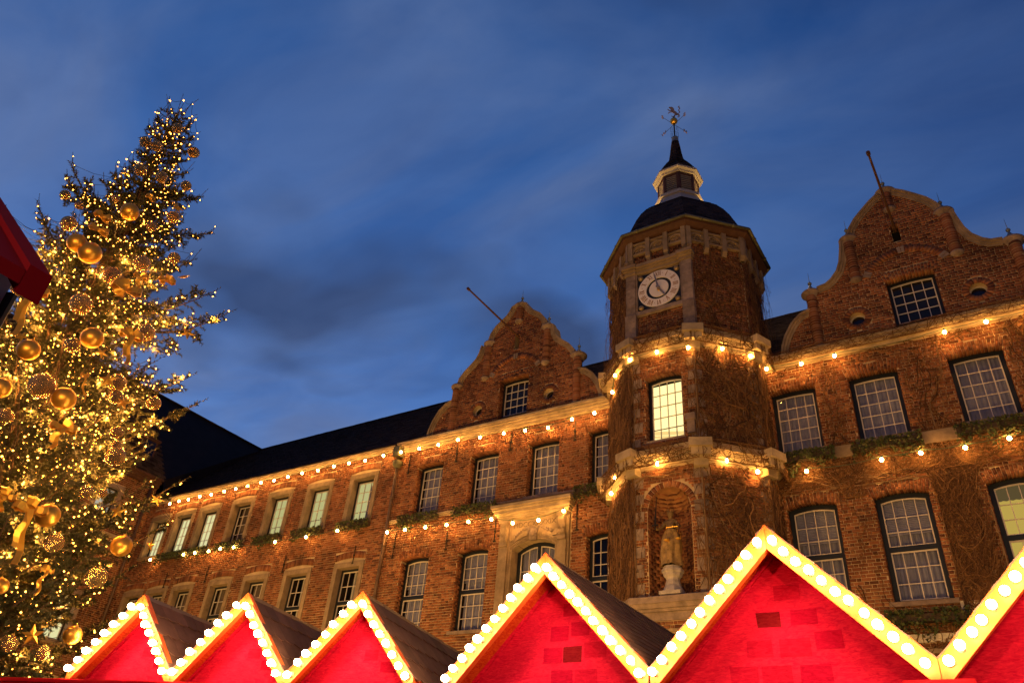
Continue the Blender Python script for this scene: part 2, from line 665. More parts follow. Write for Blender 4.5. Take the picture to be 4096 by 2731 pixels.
def opening(wall, bricks, fr, uc, wdt, z0, zs, rise, depth, soldiers=True, revealbricks=True, hgt=0.33):
    """mortar-side reveals, spandrels, dark backing and the brick head of one opening; returns (hole, brick holes)"""
    u0, u1, zt = uc - wdt / 2, uc + wdt / 2, zs + rise
    n = 8 if rise > 0 else 1
    d = -depth - 0.10
    for i in range(n):
        a, b = u0 + wdt * i / n, u0 + wdt * (i + 1) / n
        za, zb = arc_z(a, uc, wdt, zs, rise), arc_z(b, uc, wdt, zs, rise)
        if rise > 0:
            wall.quad(fr.p(a, 0, za), fr.p(b, 0, zb), fr.p(b, 0, zt), fr.p(a, 0, zt))
        wall.quad(fr.p(a, 0, za), fr.p(a, d, za), fr.p(b, d, zb), fr.p(b, 0, zb))
    wall.quad(fr.p(u0, 0, z0), fr.p(u0, d, z0), fr.p(u0, d, zs), fr.p(u0, 0, zs))
    wall.quad(fr.p(u1, 0, z0), fr.p(u1, 0, zs), fr.p(u1, d, zs), fr.p(u1, d, z0))
    wall.quad(fr.p(u0, 0, z0), fr.p(u1, 0, z0), fr.p(u1, d, z0), fr.p(u0, d, z0))
    wall.m = 1
    e = -depth - 0.75
    A = [(u0 - .1, z0 - .1), (u1 + .1, z0 - .1), (u1 + .1, zt + .1), (u0 - .1, zt + .1)]
    wall.poly([fr.p(a, e, b) for a, b in A])
    for i in range(4):
        a, b = A[i], A[(i + 1) % 4]
        wall.quad(fr.p(a[0], d, a[1]), fr.p(a[0], e, a[1]), fr.p(b[0], e, b[1]), fr.p(b[0], d, b[1]))
    wall.m = 0
    if revealbricks:
        k = int(z0 / CH) + 1
        while (k + 1) * CH < zs:
            for side, s in ((u0, 1), (u1, -1)):
                dd = depth * (0.55 if k % 2 else 1.0)
                for a, b in ((0.0, dd - .008), (dd + .004, depth)):
                    if b - a < .05:
                        continue
                    c0, c1 = side - s * 0.004, side + s * random.uniform(.010, .02)
                    p = [fr.p(c0, -b, k * CH + .007), fr.p(c0, -a, k * CH + .007), fr.p(c0, -a, k * CH + CH - .007), fr.p(c0, -b, k * CH + CH - .007),
                         fr.p(c1, -b, k * CH + .007), fr.p(c1, -a + .012, k * CH + .007), fr.p(c1, -a + .012, k * CH + CH - .007), fr.p(c1, -b, k * CH + CH - .007)]
                    if s < 0:
                        p = [p[1], p[0], p[3], p[2], p[5], p[4], p[7], p[6]]
                    bricks.hexa(p)
            k += 1
    holes = [(u0, u1, z0, zt)]
    if soldiers:
        e = 0.12
        cnt = int((wdt + 2 * e) / 0.098)
        for i in range(cnt):
            a = u0 - e + (wdt + 2 * e) * i / cnt + .005
            b = u0 - e + (wdt + 2 * e) * (i + 1) / cnt - .006
            za, zb = arc_z(a, uc, wdt, zs, rise) - .004, arc_z(b, uc, wdt, zs, rise) - .004
            lean = (0.5 * (a + b) - uc) * 0.09
            h = hgt * random.uniform(.93, 1.04)
            f = random.uniform(.014, .028)
            for q0, q1 in (((0, .58), (.61, 1.0)) if i % 2 else ((0, .38), (.41, 1.0))):
                bricks.hexa([fr.p(a + lean * q0, -.003, za + h * q0), fr.p(b + lean * q0, -.003, zb + h * q0), fr.p(b + lean * q1, -.003, zb + h * q1), fr.p(a + lean * q1, -.003, za + h * q1),
                             fr.p(a + lean * q0, f, za + h * q0), fr.p(b + lean * q0, f, zb + h * q0), fr.p(b + lean * q1, f, zb + h * q1), fr.p(a + lean * q1, f, za + h * q1)])
            # underside of the head, seen from below
            bricks.hexa([fr.p(a, -depth, za - .002), fr.p(b, -depth, zb - .002), fr.p(b, -depth, zb + .004), fr.p(a, -depth, za + .004),
                         fr.p(a, f, za - .012), fr.p(b, f, zb - .012), fr.p(b, f, zb + .004), fr.p(a, f, za + .004)])
        for i in range(cnt):
            a = u0 - e + (wdt + 2 * e) * i / cnt
            b = u0 - e + (wdt + 2 * e) * (i + 1) / cnt
            za = min(arc_z(a, uc, wdt, zs, rise), arc_z(b, uc, wdt, zs, rise))
            holes.append((a, b, za - .01 if u0 < .5 * (a + b) < u1 else za + .02, za + hgt * .93))
    return holes


UNIT_PANE = None


def unit_pane():
    global UNIT_PANE
    if UNIT_PANE is None:
        mb = MB()
        mb.box(-.5, .5, -.5, .5, -.5, .5)
        UNIT_PANE = bpy.data.meshes.new('pane')
        UNIT_PANE.from_pydata(mb.V, [], mb.F)
        UNIT_PANE.materials.append(M_GLASS)
    return UNIT_PANE


def curtain_mesh(fr, u0, u1, n, z0, z1, amp=.03, pitch=.14):
    mb = MB()
    k = max(4, int((u1 - u0) / pitch * 4))
    pts = []
    for i in range(k + 1):
        u = u0 + (u1 - u0) * i / k
        pts.append((u, n + amp * math.sin(2 * PI * (u / pitch) + 1.3 * math.sin(u * 5))))
    for i in range(k):
        a, b = pts[i], pts[i + 1]
        mb.quad(fr.p(a[0], a[1], z0), fr.p(b[0], b[1], z0), fr.p(b[0], b[1], z1), fr.p(a[0], a[1], z1))
    return mb


def window(parent, fr, uc, wdt, z0, zs, rise, depth, cols, rows, transom=None, rows2=0, frame=.11, lit=None, cover='curtain', sill=None, mull=False, label=None):
    """rows: pane rows of the upper (or only) light, rows2: of the light under the transom"""
    u0, u1 = uc - wdt / 2, uc + wdt / 2
    f0, f1 = -depth - .09, -depth + .02
    fm = MB()
    fm.fbox(fr, u0, u0 + frame, f0, f1, z0, zs)
    fm.fbox(fr, u1 - frame, u1, f0, f1, z0, zs)
    fm.fbox(fr, u0 + frame, u1 - frame, f0, f1, z0, z0 + frame * .8)
    n = 8 if rise > 0 else 1
    for i in range(n):
        a, b = u0 + wdt * i / n, u0 + wdt * (i + 1) / n
        za, zb = arc_z(a, uc, wdt, zs, rise), arc_z(b, uc, wdt, zs, rise)
        fm.hexa([fr.p(a, f0, za - frame), fr.p(b, f0, zb - frame), fr.p(b, f0, zb), fr.p(a, f0, za), fr.p(a, f1 + .004, za - frame), fr.p(b, f1 + .004, zb - frame), fr.p(b, f1 + .004, zb), fr.p(a, f1 + .004, za)])
    parts = []
    gu0, gu1 = u0 + frame, u1 - frame
    if transom:
        fm.fbox(fr, gu0, gu1, f0, f1 + .002, transom - .075, transom + .075)
        parts.append((z0 + frame * .8, transom - .075, rows2, False))
        parts.append((transom + .075, zs - frame, rows, True))
    else:
        parts.append((z0 + frame * .8, zs - frame, rows, True))
    lights = [(gu0, gu1, cols)]
    if mull:
        fm.fbox(fr, uc - .07, uc + .07, f0, f1 + .001, z0 + frame * .8, zs + rise - frame)
        lights = [(gu0, uc - .07, cols // 2), (uc + .07, gu1, cols // 2)]
    win = build('window', fm, M_FRAME, parent, label=label)
    g = MB()
    bw, b0, b1 = .024, -depth - .055, -depth - .012
    panes = []
    for (za, zb, nr, top) in parts:
        for (ua, ub, nc) in lights:
            tz = (lambda u: arc_z(u, uc, wdt, zs, rise) - frame) if top else (lambda u: zb)
            g.fbox(fr, ua, ua + .035, b0, b1 + .004, za, tz(ua))
            g.fbox(fr, ub - .035, ub, b0, b1 + .004, za, tz(ub))
            g.fbox(fr, ua + .035, ub - .035, b0, b1 + .004, za, za + .035)
            m = 6
            for i in range(m):
                a, b = ua + (ub - ua) * i / m, ua + (ub - ua) * (i + 1) / m
                g.hexa([fr.p(a, b0, tz(a) - .04), fr.p(b, b0, tz(b) - .04), fr.p(b, b0, tz(b)), fr.p(a, b0, tz(a)), fr.p(a, b1 + .006, tz(a) - .04), fr.p(b, b1 + .006, tz(b) - .04), fr.p(b, b1 + .006, tz(b)), fr.p(a, b1 + .006, tz(a))])
            cw = (ub - ua) / nc
            rh = (zb - za) / nr
            for i in range(1, nc):
                u = ua + cw * i
                g.fbox(fr, u - bw / 2, u + bw / 2, b0, b1, za, tz(u))
            for j in range(1, nr):
                z = za + rh * j
                g.fbox(fr, ua + .03, ub - .03, b0 + .003, b1 - .003, z - bw / 2, z + bw / 2)
            for i in range(nc):
                for j in range(nr):
                    pa, pb = za + rh * j, za + rh * (j + 1)
                    if top and j == nr - 1:
                        pb = max(tz(ua + cw * i), tz(ua + cw * (i + 1)), tz(ua + cw * (i + .5)))
                    panes.append((ua + cw * (i + .5), cw - .004, .5 * (pa + pb), pb - pa - .004))
    build('glazing_grid', g, M_SASH, win)
    me = unit_pane()
    for (u, pw, z, ph) in panes:
        o = bpy.data.objects.new('pane', me)
        tl = random.gauss(0, .004)
        p = fr.p(u, -depth - .034, z)
        o.matrix_basis = Matrix(((fr.U[0] * pw, fr.N[0] * .005, fr.N[0] * tl * ph, p[0]), (fr.U[1] * pw, fr.N[1] * .005, fr.N[1] * tl * ph, p[1]), (0, 0, ph, p[2]), (0, 0, 0, 1)))
        o.parent = win
        col.objects.link(o)
    zt = zs + rise
    if lit:
        mb = MB()
        q = -depth - (.55 if lit[0] == 'tower' else .24)
        a, b = u0 - .09, u1 + .09
        mb.quad(fr.p(a, q, z0 - .05), fr.p(b, q, z0 - .05), fr.p(b, q, zt + .05), fr.p(a, q, zt + .05))
        if lit[0] != 'tower':
            mb.quad(fr.p(a, q, z0 - .05), fr.p(a, q, zt + .05), fr.p(a, -depth - .105, zt + .05), fr.p(a, -depth - .105, z0 - .05))
        build('lit_interior', mb, emission('lit_%s' % lit[0], lit[1], lit[2]), win)
        if cover == 'plant':
            pl = MB()
            rs = random.Random(int(uc * 100))
            for i in range(60):
                c = Vector(fr.p(uc + .25 + rs.gauss(0, .12), -depth - .16 + rs.gauss(0, .02), z0 + .25 + abs(rs.gauss(0, .22))))
                a = Vector((rs.gauss(0, 1), rs.gauss(0, 1), rs.gauss(0, 1))).normalized() * .08
                b = Vector((rs.gauss(0, 1), rs.gauss(0, 1), rs.gauss(0, 1))).normalized() * .05
                pl.quad(c - a, c + b, c + a, c - b)
            build('house_plant', pl, M_IVY, win)
        elif cover == 'drape':
            mb = curtain_mesh(fr, u0 + .1, u1 - .1, -depth - .19, z0 + .05, zt - .55)
            build('curtain', mb, emission('lit_drape', (1.0, .66, .12), .62), win)
        elif cover == 'half':
            mb = curtain_mesh(fr, uc + .1, u1 - .1, -depth - .18, z0 + .05, zt - .25)
            build('curtain', mb, M_CURTAIN, win)
    elif cover == 'curtain':
        build('curtain', curtain_mesh(fr, u0 + .13, u1 - .02, -depth - .2, z0 + .05, zt - .1), M_CURTAIN, win)
    elif cover == 'blind':
        mb = MB()
        mid = transom or (z0 + zs) / 2
        z = zt - .12
        while z > mid + (zt - mid) * .28:
            mb.fbox(fr, u0 + .1, u1 - .1, -depth - .20, -depth - .17, z - .045, z)
            z -= .055
        build('blind', mb, M_CURTAIN, win)
        build('curtain', curtain_mesh(fr, u0 + .1, u1 - .1, -depth - .28, z0 + .05, zt - .1), M_CURTAIN, win)
    elif cover == 'brown':
        build('curtain', curtain_mesh(fr, u0 + .1, u1 - .05, -depth - .2, z0 + .05, zt - .1, .015), M_CURTAIN_W, win)
    elif cover == 'strip':
        build('curtain', curtain_mesh(fr, uc - .1, uc + .25, -depth - .25, z0 + .9, zt - .1, .03, .1), material('pale_curtain', (.55, .5, .42), .9), win)
    if sill:
        s = MB()
        s.fbox(fr, u0 - sill, u1 + sill, -depth, .09, z0 - .12, z0 + .006)
        build('sill', s, M_STONE_D, win)
    return win


# ------------------------------------------------------------------ ground
gm = MB()
gm.quad((-400, -400, 0), (400, -400, 0), (400, 400, 0), (-400, 400, 0))
g = build('ground', gm, M_ASPHALT)
g['kind'] = 'structure'

# ------------------------------------------------------------------ roofs


def slate_slope(name, parent, x0f, x1, a, b, axis='x', row=.21, wd=.30, mat=M_SLATE):
    """slates in rows on a slope; a=(y,z) eave, b=(y,z) ridge; x0f(s) left end at height fraction s"""
    Ls = math.hypot(b[0] - a[0], b[1] - a[1])
    dy, dz = (b[0] - a[0]) / Ls, (b[1] - a[1]) / Ls
    ny, nz = -dz, dy
    if nz < 0:
        ny, nz = -ny, -nz
    n = int(Ls / row)
    V, F = [], []
    o = 0
    for i in range(n + 1):
        s0 = i * row
        xs = np.arange(x0f(s0 / Ls) - (i % 2) * wd / 2, x1, wd)
        m = len(xs)
        xa = xs + .004 + rng.uniform(-.008, .008, m)
        xb = xs + wd - .004
        e0 = s0 + rng.uniform(-.012, .012, m)
        lift = .016 + rng.uniform(0, .012, m)
        s1 = np.minimum(s0 + row + .03, Ls + .02)

        def P(x, s, h):
            y = a[0] + dy * s + ny * h
            z = a[1] + dz * s + nz * h
            return np.stack([x, np.broadcast_to(y, x.shape), np.broadcast_to(z, x.shape)], -1) if axis == 'x' else np.stack([np.broadcast_to(y, x.shape), x, np.broadcast_to(z, x.shape)], -1)
        q = np.stack([P(xa, e0, lift * 0 - .004), P(xb, e0, lift * 0 - .004), P(xb, e0, lift), P(xa, e0, lift), P(xb, np.full(m, s1), lift * 0 + .004), P(xa, np.full(m, s1), lift * 0 + .004)], 1)
        V.append(q.reshape(-1, 3))
        F.append(((np.arange(m) * 6)[:, None, None] + np.array([(0, 1, 2, 3), (3, 2, 4, 5)])[None]).reshape(-1, 4) + o)
        o += m * 6
    me = np_mesh(name, np.concatenate(V), np.concatenate(F))
    ob = link_mesh(name, me, mat, parent)
    ob['kind'] = 'stuff'
    return ob


def main_roof(parent, x0, x1, valley=False):
    e, r = (23.75, 16.93), (34.0, 25.85)
    mb = MB()
    xl = -46.9 if valley else x0
    mb.poly([(x0, e[0], e[1] - .03), (x1, e[0], e[1] - .03), (x1, r[0], r[1] - .03), (xl, r[0], r[1] - .03)])
    mb.poly([(xl, r[0], r[1] - .03), (x1, r[0], r[1] - .03), (x1, 44.2, 16.9), (x0, 44.2, 16.9)])
    ro = build('roof', mb, M_SLATE, parent)
    slate_slope('slate', ro, (lambda s: x0 + (xl - x0) * s), x1, e, r)
    rb = MB()
    x = xl
    while x < x1 - .05:
        rb.box(x, min(x + .45, x1) - .01, r[0] - .09, r[0] + .09, r[1] - .02, r[1] + .07 + random.uniform(0, .012))
        x += .45
    build('ridge_tile', rb, M_SLATE, ro)
    return ro


def cornice(parent, fr, u0, u1, z1, name='cornice', mat=M_CORN, prof=((0, .10, -.42, -.30), (0, .17, -.30, -.19), (0, .25, -.19, -.10), (0, .30, -.10, 0)), step=1.3):
    mb = MB()
    u = u0
    while u < u1 - .02:
        v = min(u + step * random.uniform(.85, 1.15), u1)
        if u1 - v < .3:
            v = u1
        j = random.uniform(-.006, .006)
        for (n0, n1, a, b) in prof:
            mb.fbox(fr, u + .003, v - .003, n0 - .05, n1 + j, z1 + a, z1 + b)
        u = v
    return build(name, mb, mat, parent)


def anchors(parent, fr, pts):
    for (u, z, h) in pts:
        mb = MB()
        mb.tube([fr.p(u, .05, z - h), fr.p(u, .05, z)], .022, 6)
        mb.fbox(fr, u - .035, u + .035, .0, .075, z - h * .55 - .04, z - h * .55 + .04)
        mb.fbox(fr, u - .06, u + .06, .01, .06, z - h - .03, z - h + .03)
        build('iron_anchor', mb, M_IRON, parent)


# ------------------------------------------------------------------ gable
GAB_L = [(4.42, 16.95), (4.36, 17.35), (4.22, 17.74), (3.94, 18.2), (3.63, 18.48), (3.24, 18.6), (3.24, 19.42), (3.02, 19.46), (2.95, 19.72), (2.74, 20.02), (2.40, 20.31), (2.10, 20.60), (1.93, 20.94), (1.84, 21.35), (1.6, 21.5), (1.46, 21.55), (1.38, 21.86), (1.14, 22.2), (.82, 22.44), (.56, 22.64), (.40, 22.86), (.31, 23.08), (.2, 23.1)]
GAB_R = [(4.42, 16.95), (4.36, 17.35), (4.22, 17.74), (3.94, 18.2), (3.63, 18.48), (3.24, 18.6), (3.24, 19.42), (2.95, 19.44), (2.60, 19.5), (2.35, 19.67), (2.08, 20.0), (1.92, 20.4), (1.81, 20.95), (1.75, 21.35), (1.5, 21.45), (1.36, 21.8), (1.13, 22.15), (.84, 22.45), (.5, 22.78), (.3, 22.93), (.2, 23.0)]


def half_width(prof, z):
    best = 0
    for (a, b) in zip(prof[:-1], prof[1:]):
        lo, hi = sorted((a[1], b[1]))
        if lo <= z <= hi and hi > lo:
            t = (z - a[1]) / (b[1] - a[1])
            best = max(best, a[0] + (b[0] - a[0]) * t)
    return best


def cap_mesh(fr, u, z, s=1.0, ball=True):
    mb = MB()
    c = fr.p(u, -.12, z)
    mb.m = 0
    mb.lathe(c, [(.20 * s, -.22), (.24 * s, -.18), (.27 * s, -.08), (.36 * s, -.02), (.37 * s, .05), (.33 * s, .10), (.10, .13)], 18)
    mb.m = 1
    mb.lathe(c, [(.27 * s, .11), (.16 * s, .2), (.07 * s, .36), (.03, .46)], 14)
    if ball:
        mb.sphere((c[0], c[1], z + .54), .075, 10, 7)
        mb.tube([(c[0], c[1], z + .58), (c[0], c[1], z + 1.05)], [.012, .005], 5)
    return mb


def gable(parent, wallm, bricks, uc, prof, wallparts):
    fr = FAC
    out = [(uc - w_, z) for (w_, z) in prof] + [(uc + w_, z) for (w_, z) in reversed(prof)]
    th = .42
    # front and back faces with the openings cut, done as a grid of strips
    holes = []
    hA = opening(wallm, bricks, fr, uc + .03, 1.55, 17.0, 19.12, .06, .33)
    hB = opening(wallm, bricks, fr, uc - .02, .26, 20.72, 21.5, 0, .4, soldiers=True, revealbricks=False, hgt=.22)
    holes = [hA[0], hB[0]]
    for s in (-1, 1):
        holes.append((uc + s * 1.86 - .27, uc + s * 1.86 + .27, 17.6, 18.14))
    zs = sorted({z for _, z in prof} | {h[2] for h in holes} | {h[3] for h in holes} | {17 + .1 * i for i in range(60)})
    zs = [z for z in zs if 16.9 <= z <= prof[-1][1] + .001]
    for a, b in zip(zs[:-1], zs[1:]):
        if b - a < 1e-5:
            continue
        wa, wb = half_width(prof, a + 1e-4), half_width(prof, b - 1e-4)
        us = [(uc - wa, uc + wa, uc - wb, uc + wb)]
        cuts = [h for h in holes if h[2] - 1e-4 <= a and h[3] + 1e-4 >= b]
        cuts.sort()
        l0, l1 = uc - wa, uc - wb
        for h in cuts:
            wallm.quad(fr.p(l0, 0, a), fr.p(h[0], 0, a), fr.p(h[0], 0, b), fr.p(l1, 0, b))
            l0 = l1 = h[1]
        wallm.quad(fr.p(l0, 0, a), fr.p(uc + wa, 0, a), fr.p(uc + wb, 0, b), fr.p(l1, 0, b))
        wallm.m = 1
        wallm.quad(fr.p(uc + wa, -th, a), fr.p(uc - wa, -th, a), fr.p(uc - wb, -th, b), fr.p(uc + wb, -th, b))
        wallm.m = 0
    # oculus rings
    for s in (-1, 1):
        c = uc + s * 1.86
        k = 18
        for i in range(k):
            t0, t1 = 2 * PI * i / k + .02, 2 * PI * (i + 1) / k - .02
            f = random.uniform(.02, .032)
            q = []
            for nn in (-.003, f):
                for (r, t) in ((.26, t0), (.26, t1), (.47, t1), (.47, t0)):
                    q.append(fr.p(c - r * math.cos(t), nn, 17.87 + r * math.sin(t)))
            bricks.hexa(q)
        om = MB()
        m2 = 24
        for i in range(m2):
            t0, t1 = 2 * PI * i / m2, 2 * PI * (i + 1) / m2
            P0 = lambda r, n, t: fr.p(c + r * math.cos(t), n, 17.87 + r * math.sin(t))
            om.m = 0
            om.quad(P0(.275, .01, t0), P0(.275, .01, t1), P0(.275, -.3, t1), P0(.275, -.3, t0))
            om.quad(P0(.275, 0, t0), P0(.39, 0, t0), P0(.39, 0, t1), P0(.275, 0, t1))
            om.m = 1
            om.quad(P0(.27, -.2, t0), P0(.27, -.2, t1), P0(.215, -.18, t1), P0(.215, -.18, t0))
            om.quad(P0(.215, -.18, t0), P0(.215, -.18, t1), P0(.215, -.24, t1), P0(.215, -.24, t0))
        om.m = 2
        om.poly([fr.p(c + .27 * math.cos(2 * PI * i / 24), -.235, 17.87 + .27 * math.sin(2 * PI * i / 24)) for i in range(24)])
        build('round_window', om, [M_MORTAR, M_SASH, material('dark_glass', (.012, .01, .014), .08, spec=.5)], parent)
    bl_holes = hA + hB
    for s in (-1, 1):
        k = int(17.38 / CH)
        while k * CH < 18.36:
            zz = (k + .5) * CH - 17.87
            c = math.sqrt(max(0, .47 ** 2 - max(0, abs(zz) - .03) ** 2))
            if c > .02:
                bl_holes.append((uc + s * 1.86 - c, uc + s * 1.86 + c, k * CH + .02, k * CH + CH - .02))
            k += 1

    # relief arch over the window, with stone blocks
    R, zc = 1.41, 18.87
    k = 26
    t_0, t_1 = math.radians(155), math.radians(25)
    sm = MB()
    for i in range(k):
        t0 = t_0 + (t_1 - t_0) * i / k - .008
        t1 = t_0 + (t_1 - t_0) * (i + 1) / k + .008
        stone = i in (0, 1, 12, 13, 24, 25)
        tgt = sm if stone else bricks
        f = .06 if stone else random.uniform(.035, .05)
        q = []
        for nn in (-.002, f):
            for (r, t) in ((R - .13, t0), (R - .13, t1), (R + .14, t1), (R + .14, t0)):
                q.append(fr.p(uc + r * math.cos(t), nn, zc + r * math.sin(t)))
        tgt.hexa(q)
    build('arch_stone', sm, M_STONE_D, parent)
    # pilasters of round brick courses
    for (u, za, zb) in ((-3.24, 17.1, 19.3), (3.24, 17.1, 19.3), (-1.62, 19.55, 21.2), (1.62, 19.55, 21.2), (0, 22.3, 22.95)):
        cm = MB()
        z = za
        while z < zb:
            r = random.uniform(.175, .192)
            c = fr.p(uc + u, -.01, 0)
            base = len(bricks.V)
            a = [PI + PI * j / 6 for j in range(7)]
            vv = [(c[0] + r * math.cos(t), c[1] + r * math.sin(t), z + .006) for t in a] + [(c[0] + r * math.cos(t), c[1] + r * math.sin(t), z + CH - .006) for t in a]
            ff = [(j, j + 1, j + 8, j + 7) for j in range(6)] + [(7, 8, 9, 13), (9, 10, 12, 13), (10, 11, 12, 12)][:0]
            bricks.add(vv, ff)
            z += CH
        pm = MB()
        c = fr.p(uc + u, -.01, za)
        pm.lathe(c, [(.168, 0), (.168, zb - za)], 8, PI, 2 * PI)
        build('pilaster_core', pm, M_MORTAR, parent)
        cb = MB()
        cb.lathe(c, [(.05, -.20), (.16, -.14), (.22, -.05), (.215, .0), (.15, .01)], 10, PI, 2 * PI)
        build('corbel', cb, M_STONE_D, parent)
    # coping stones
    pts = [(w_, z) for (w_, z) in prof]
    for s in (-1, 1):
        runs = [[0, 1, 2, 3, 4, 5], [i for i in range(7, len(pts)) if pts[i][0] >= 1.75 - .0 and pts[i][1] < 21.4], [i for i in range(8, len(pts)) if pts[i][1] > 21.42 and pts[i][0] < 1.55]]
        for run in runs:
            mb = MB()
            P = [Vector((pts[i][0], pts[i][1])) for i in run]
            # refine
            Q = []
            for a, b in zip(P[:-1], P[1:]):
                for t in (0, .5):
                    Q.append(a.lerp(b, t))
            Q.append(P[-1])
            nor = []
            for i in range(len(Q)):
                d = (Q[min(i + 1, len(Q) - 1)] - Q[max(i - 1, 0)]).normalized()
                nn = Vector((d.y, -d.x))
                if nn.x < 0:
                    nn = -nn
                nor.append(nn)
            for i in range(len(Q) - 1):
                for (r0, r1, f) in ((-.10, -.02, .05), (-.02, .07, .09), (.07, .15, .15)):
                    q = []
                    for nn in (-th - .05, f):
                        cs = [(Q[i] + nor[i] * r0), (Q[i + 1] + nor[i + 1] * r0), (Q[i + 1] + nor[i + 1] * r1), (Q[i] + nor[i] * r1)]
                        q += [fr.p(uc + s * c.x, nn, c.y) for c in cs]
                    mb.hexa(q)
            build('coping', mb, M_STONE, parent)
    caps = [(-3.22, 19.45, 1, True), (3.22, 19.45, 1, True), (-1.6, 21.45, .95, True), (1.6, 21.45, .95, True), (0, 23.18, 1.0, True)]
    for (u, z, s, b) in caps:
        c = build('pinnacle_cap', cap_mesh(fr, uc + u, z, s, b), [M_STONE_D, M_LEAD], parent)
        c.data.polygons.foreach_set('use_smooth', [True] * len(c.data.polygons))
    # flagpole reaching out from the slot
    fp = MB()
    fp.tube([fr.p(uc - .0, -.3, 21.42), fr.p(uc - .05, 2.0, 21.46), fr.p(uc - .1, 3.9, 21.5)], [.05, .045, .036], 8)
    e = fr.p(uc - .1, 3.9, 21.5)
    fp.tube([(e[0], e[1] + .04, e[2]), (e[0], e[1] - .10, e[2])], .065, 8)
    build('flagpole', fp, M_WOOD, parent)
    window(parent, fr, uc + .03, 1.55, 17.0, 19.12, .06, .33, 4, 5, cover='none')
    # saddle roof behind the gable
    rb = MB()
    for s in (-1, 1):
        rb.poly([(uc, 24.4, 21.9), (uc, 30.0, 21.9), (uc + s * 3.9, 25.2, 17.4), (uc + s * 3.9, 24.4, 17.4)])
    build('dormer_roof', rb, M_SLATE, parent)
    return bl_holes, (lambda z: (uc - half_width(prof, z) + .02, uc + half_width(prof, z) - .02) if half_width(prof, z) > .1 else None)


# ------------------------------------------------------------------ window boxes with ivy


def window_box(fr, uc, ln, z, label, seed, hang=.25, dens=260):
    c = fr.p(uc, .2, z)
    t = thing('window_box', label, 'window box', c, 0, 'ivy window boxes on the facade', world=True)
    mb = MB()
    mb.fbox(fr, uc - ln / 2, uc + ln / 2, .03, .27, z - .2, z)
    build('trough', mb, M_BOX, t)
    rs = np.random.default_rng(seed)
    n = int(dens * ln)
    u = uc + rs.uniform(-ln / 2 - .06, ln / 2 + .06, n)
    dn = rs.random(n)
    prof = .5 + .5 * np.sin(u * 5 + seed) * np.sin(u * 2.3)
    zz = z + .12 - (dn ** 1.5) * (.30 + hang * 2 * prof)
    nn = .22 + rs.random(n) * .16 - np.maximum(0, zz - z) * .3
    P = fr.np(u, nn, zz)
    a = rs.normal(size=(n, 3))
    a /= np.linalg.norm(a, axis=1)[:, None]
    b = rs.normal(size=(n, 3))
    b -= (b * a).sum(1)[:, None] * a
    b /= np.linalg.norm(b, axis=1)[:, None]
    s = (.03 + rs.random(n) * .035)[:, None]
    V = np.stack([P - a * s, P + b * s * .8, P + a * s, P - b * s * .8], 1)
    F = np.arange(n * 4).reshape(-1, 4)
    o = link_mesh('ivy', np_mesh('ivy', V, F), M_IVY, t)
    o['kind'] = 'stuff'
    return t


# ================================================================== left plain wing
lw = thing('brick_wing', 'long plain brick wing with stone framed windows under a slate roof, left of the downpipe', 'building', (-32, 24, 0), world=True)
wall = MB()
bx = MB()
holes, bh = [], []
LW3 = [-40.38, -38.2, -36.04, -33.31, -30.47, -27.65, -24.73]
LW2 = [-40.6, -38.5, -36.3, -33.35, -30.72, -27.85, -24.62]
for u in LW3:
    holes.append((u - .675, u + .675, 13.5, 15.65))
    opening(wall, bx, FAC, u, 1.35, 13.5, 15.65, 0, .3, soldiers=False, revealbricks=False)
    bh.append((u - .92, u + .92, 13.36, 15.9))
for u in LW2:
    holes.append((u - .675, u + .675, 8.3, 11.35))
    opening(wall, bx, FAC, u, 1.35, 8.3, 11.35, 0, .3, soldiers=False, revealbricks=False)
    bh.append((u - .92, u + .92, 8.15, 11.6))
wall_grid(wall, FAC, -42.0, -22.75, 0, 16.75, holes)
# soldier courses over the stone frames
for u, z in [(q, 15.95) for q in LW3] + [(q, 11.66) for q in LW2]:
    cnt = 17
    for i in range(cnt):
        a = u - .9 + 1.8 * i / cnt + .006
        b = u - .9 + 1.8 * (i + 1) / cnt - .006
        bz = z + .10 * (1 - ((a + b) / 2 - u) ** 2 / .81)
        f = random.uniform(.014, .028)
        bx.fbox(FAC, a, b, -.003, f, bz, bz + .30)
    bh.append((u - .92, u + .92, z - .03, z + .42))
lw_wall = build('wall', wall, [M_MORTAR, M_DARK], lw)
lay_bricks([(FAC, brick_list(-42.0, -22.75, 6.2, 16.72, bh, seed=1))], lw_wall, bx)
LITL = ('warm_white', (1.0, .88, .42), 1.0)
LITG = ('office', (.86, .76, .30), .74)
cov3 = [('none', LITL), ('none', LITL), ('none', LITL), ('brown', None), ('plant', LITG), ('plant', LITG), ('half', LITG)]
for u, (c, l) in zip(LW3, cov3):
    window(lw, FAC, u, 1.35, 13.5, 15.65, 0, .3, 3, 4, lit=l, cover=c, frame=.10)
for i, u in enumerate(LW2):
    window(lw, FAC, u, 1.35, 8.3, 11.35, 0, .3, 3, 2, transom=9.88, rows2=2, cover='strip' if i >= 5 else 'brown', frame=.10)
for us, z0, z1 in ((LW3, 13.5, 15.65), (LW2, 8.3, 11.35)):
    for u in us:
        s = MB()
        s.fbox(FAC, u - .90, u - .668, -.3, .05, z0, z1 - .006)
        s.fbox(FAC, u + .668, u + .90, -.3, .05, z0, z1 - .006)
        s.fbox(FAC, u - .90, u + .90, -.3, .056, z1 - .006, z1 + .22)
        s.fbox(FAC, u - .90, u + .90, -.3, .10, z0 - .13, z0 + .005)
        build('window_surround', s, M_STONE, lw)
cornice(lw, FAC, -42.0, -22.95, 16.93, prof=((0, .12, -.24, -.12), (0, .22, -.12, 0)))
main_roof(lw, -42.0, -22.75, valley=True)
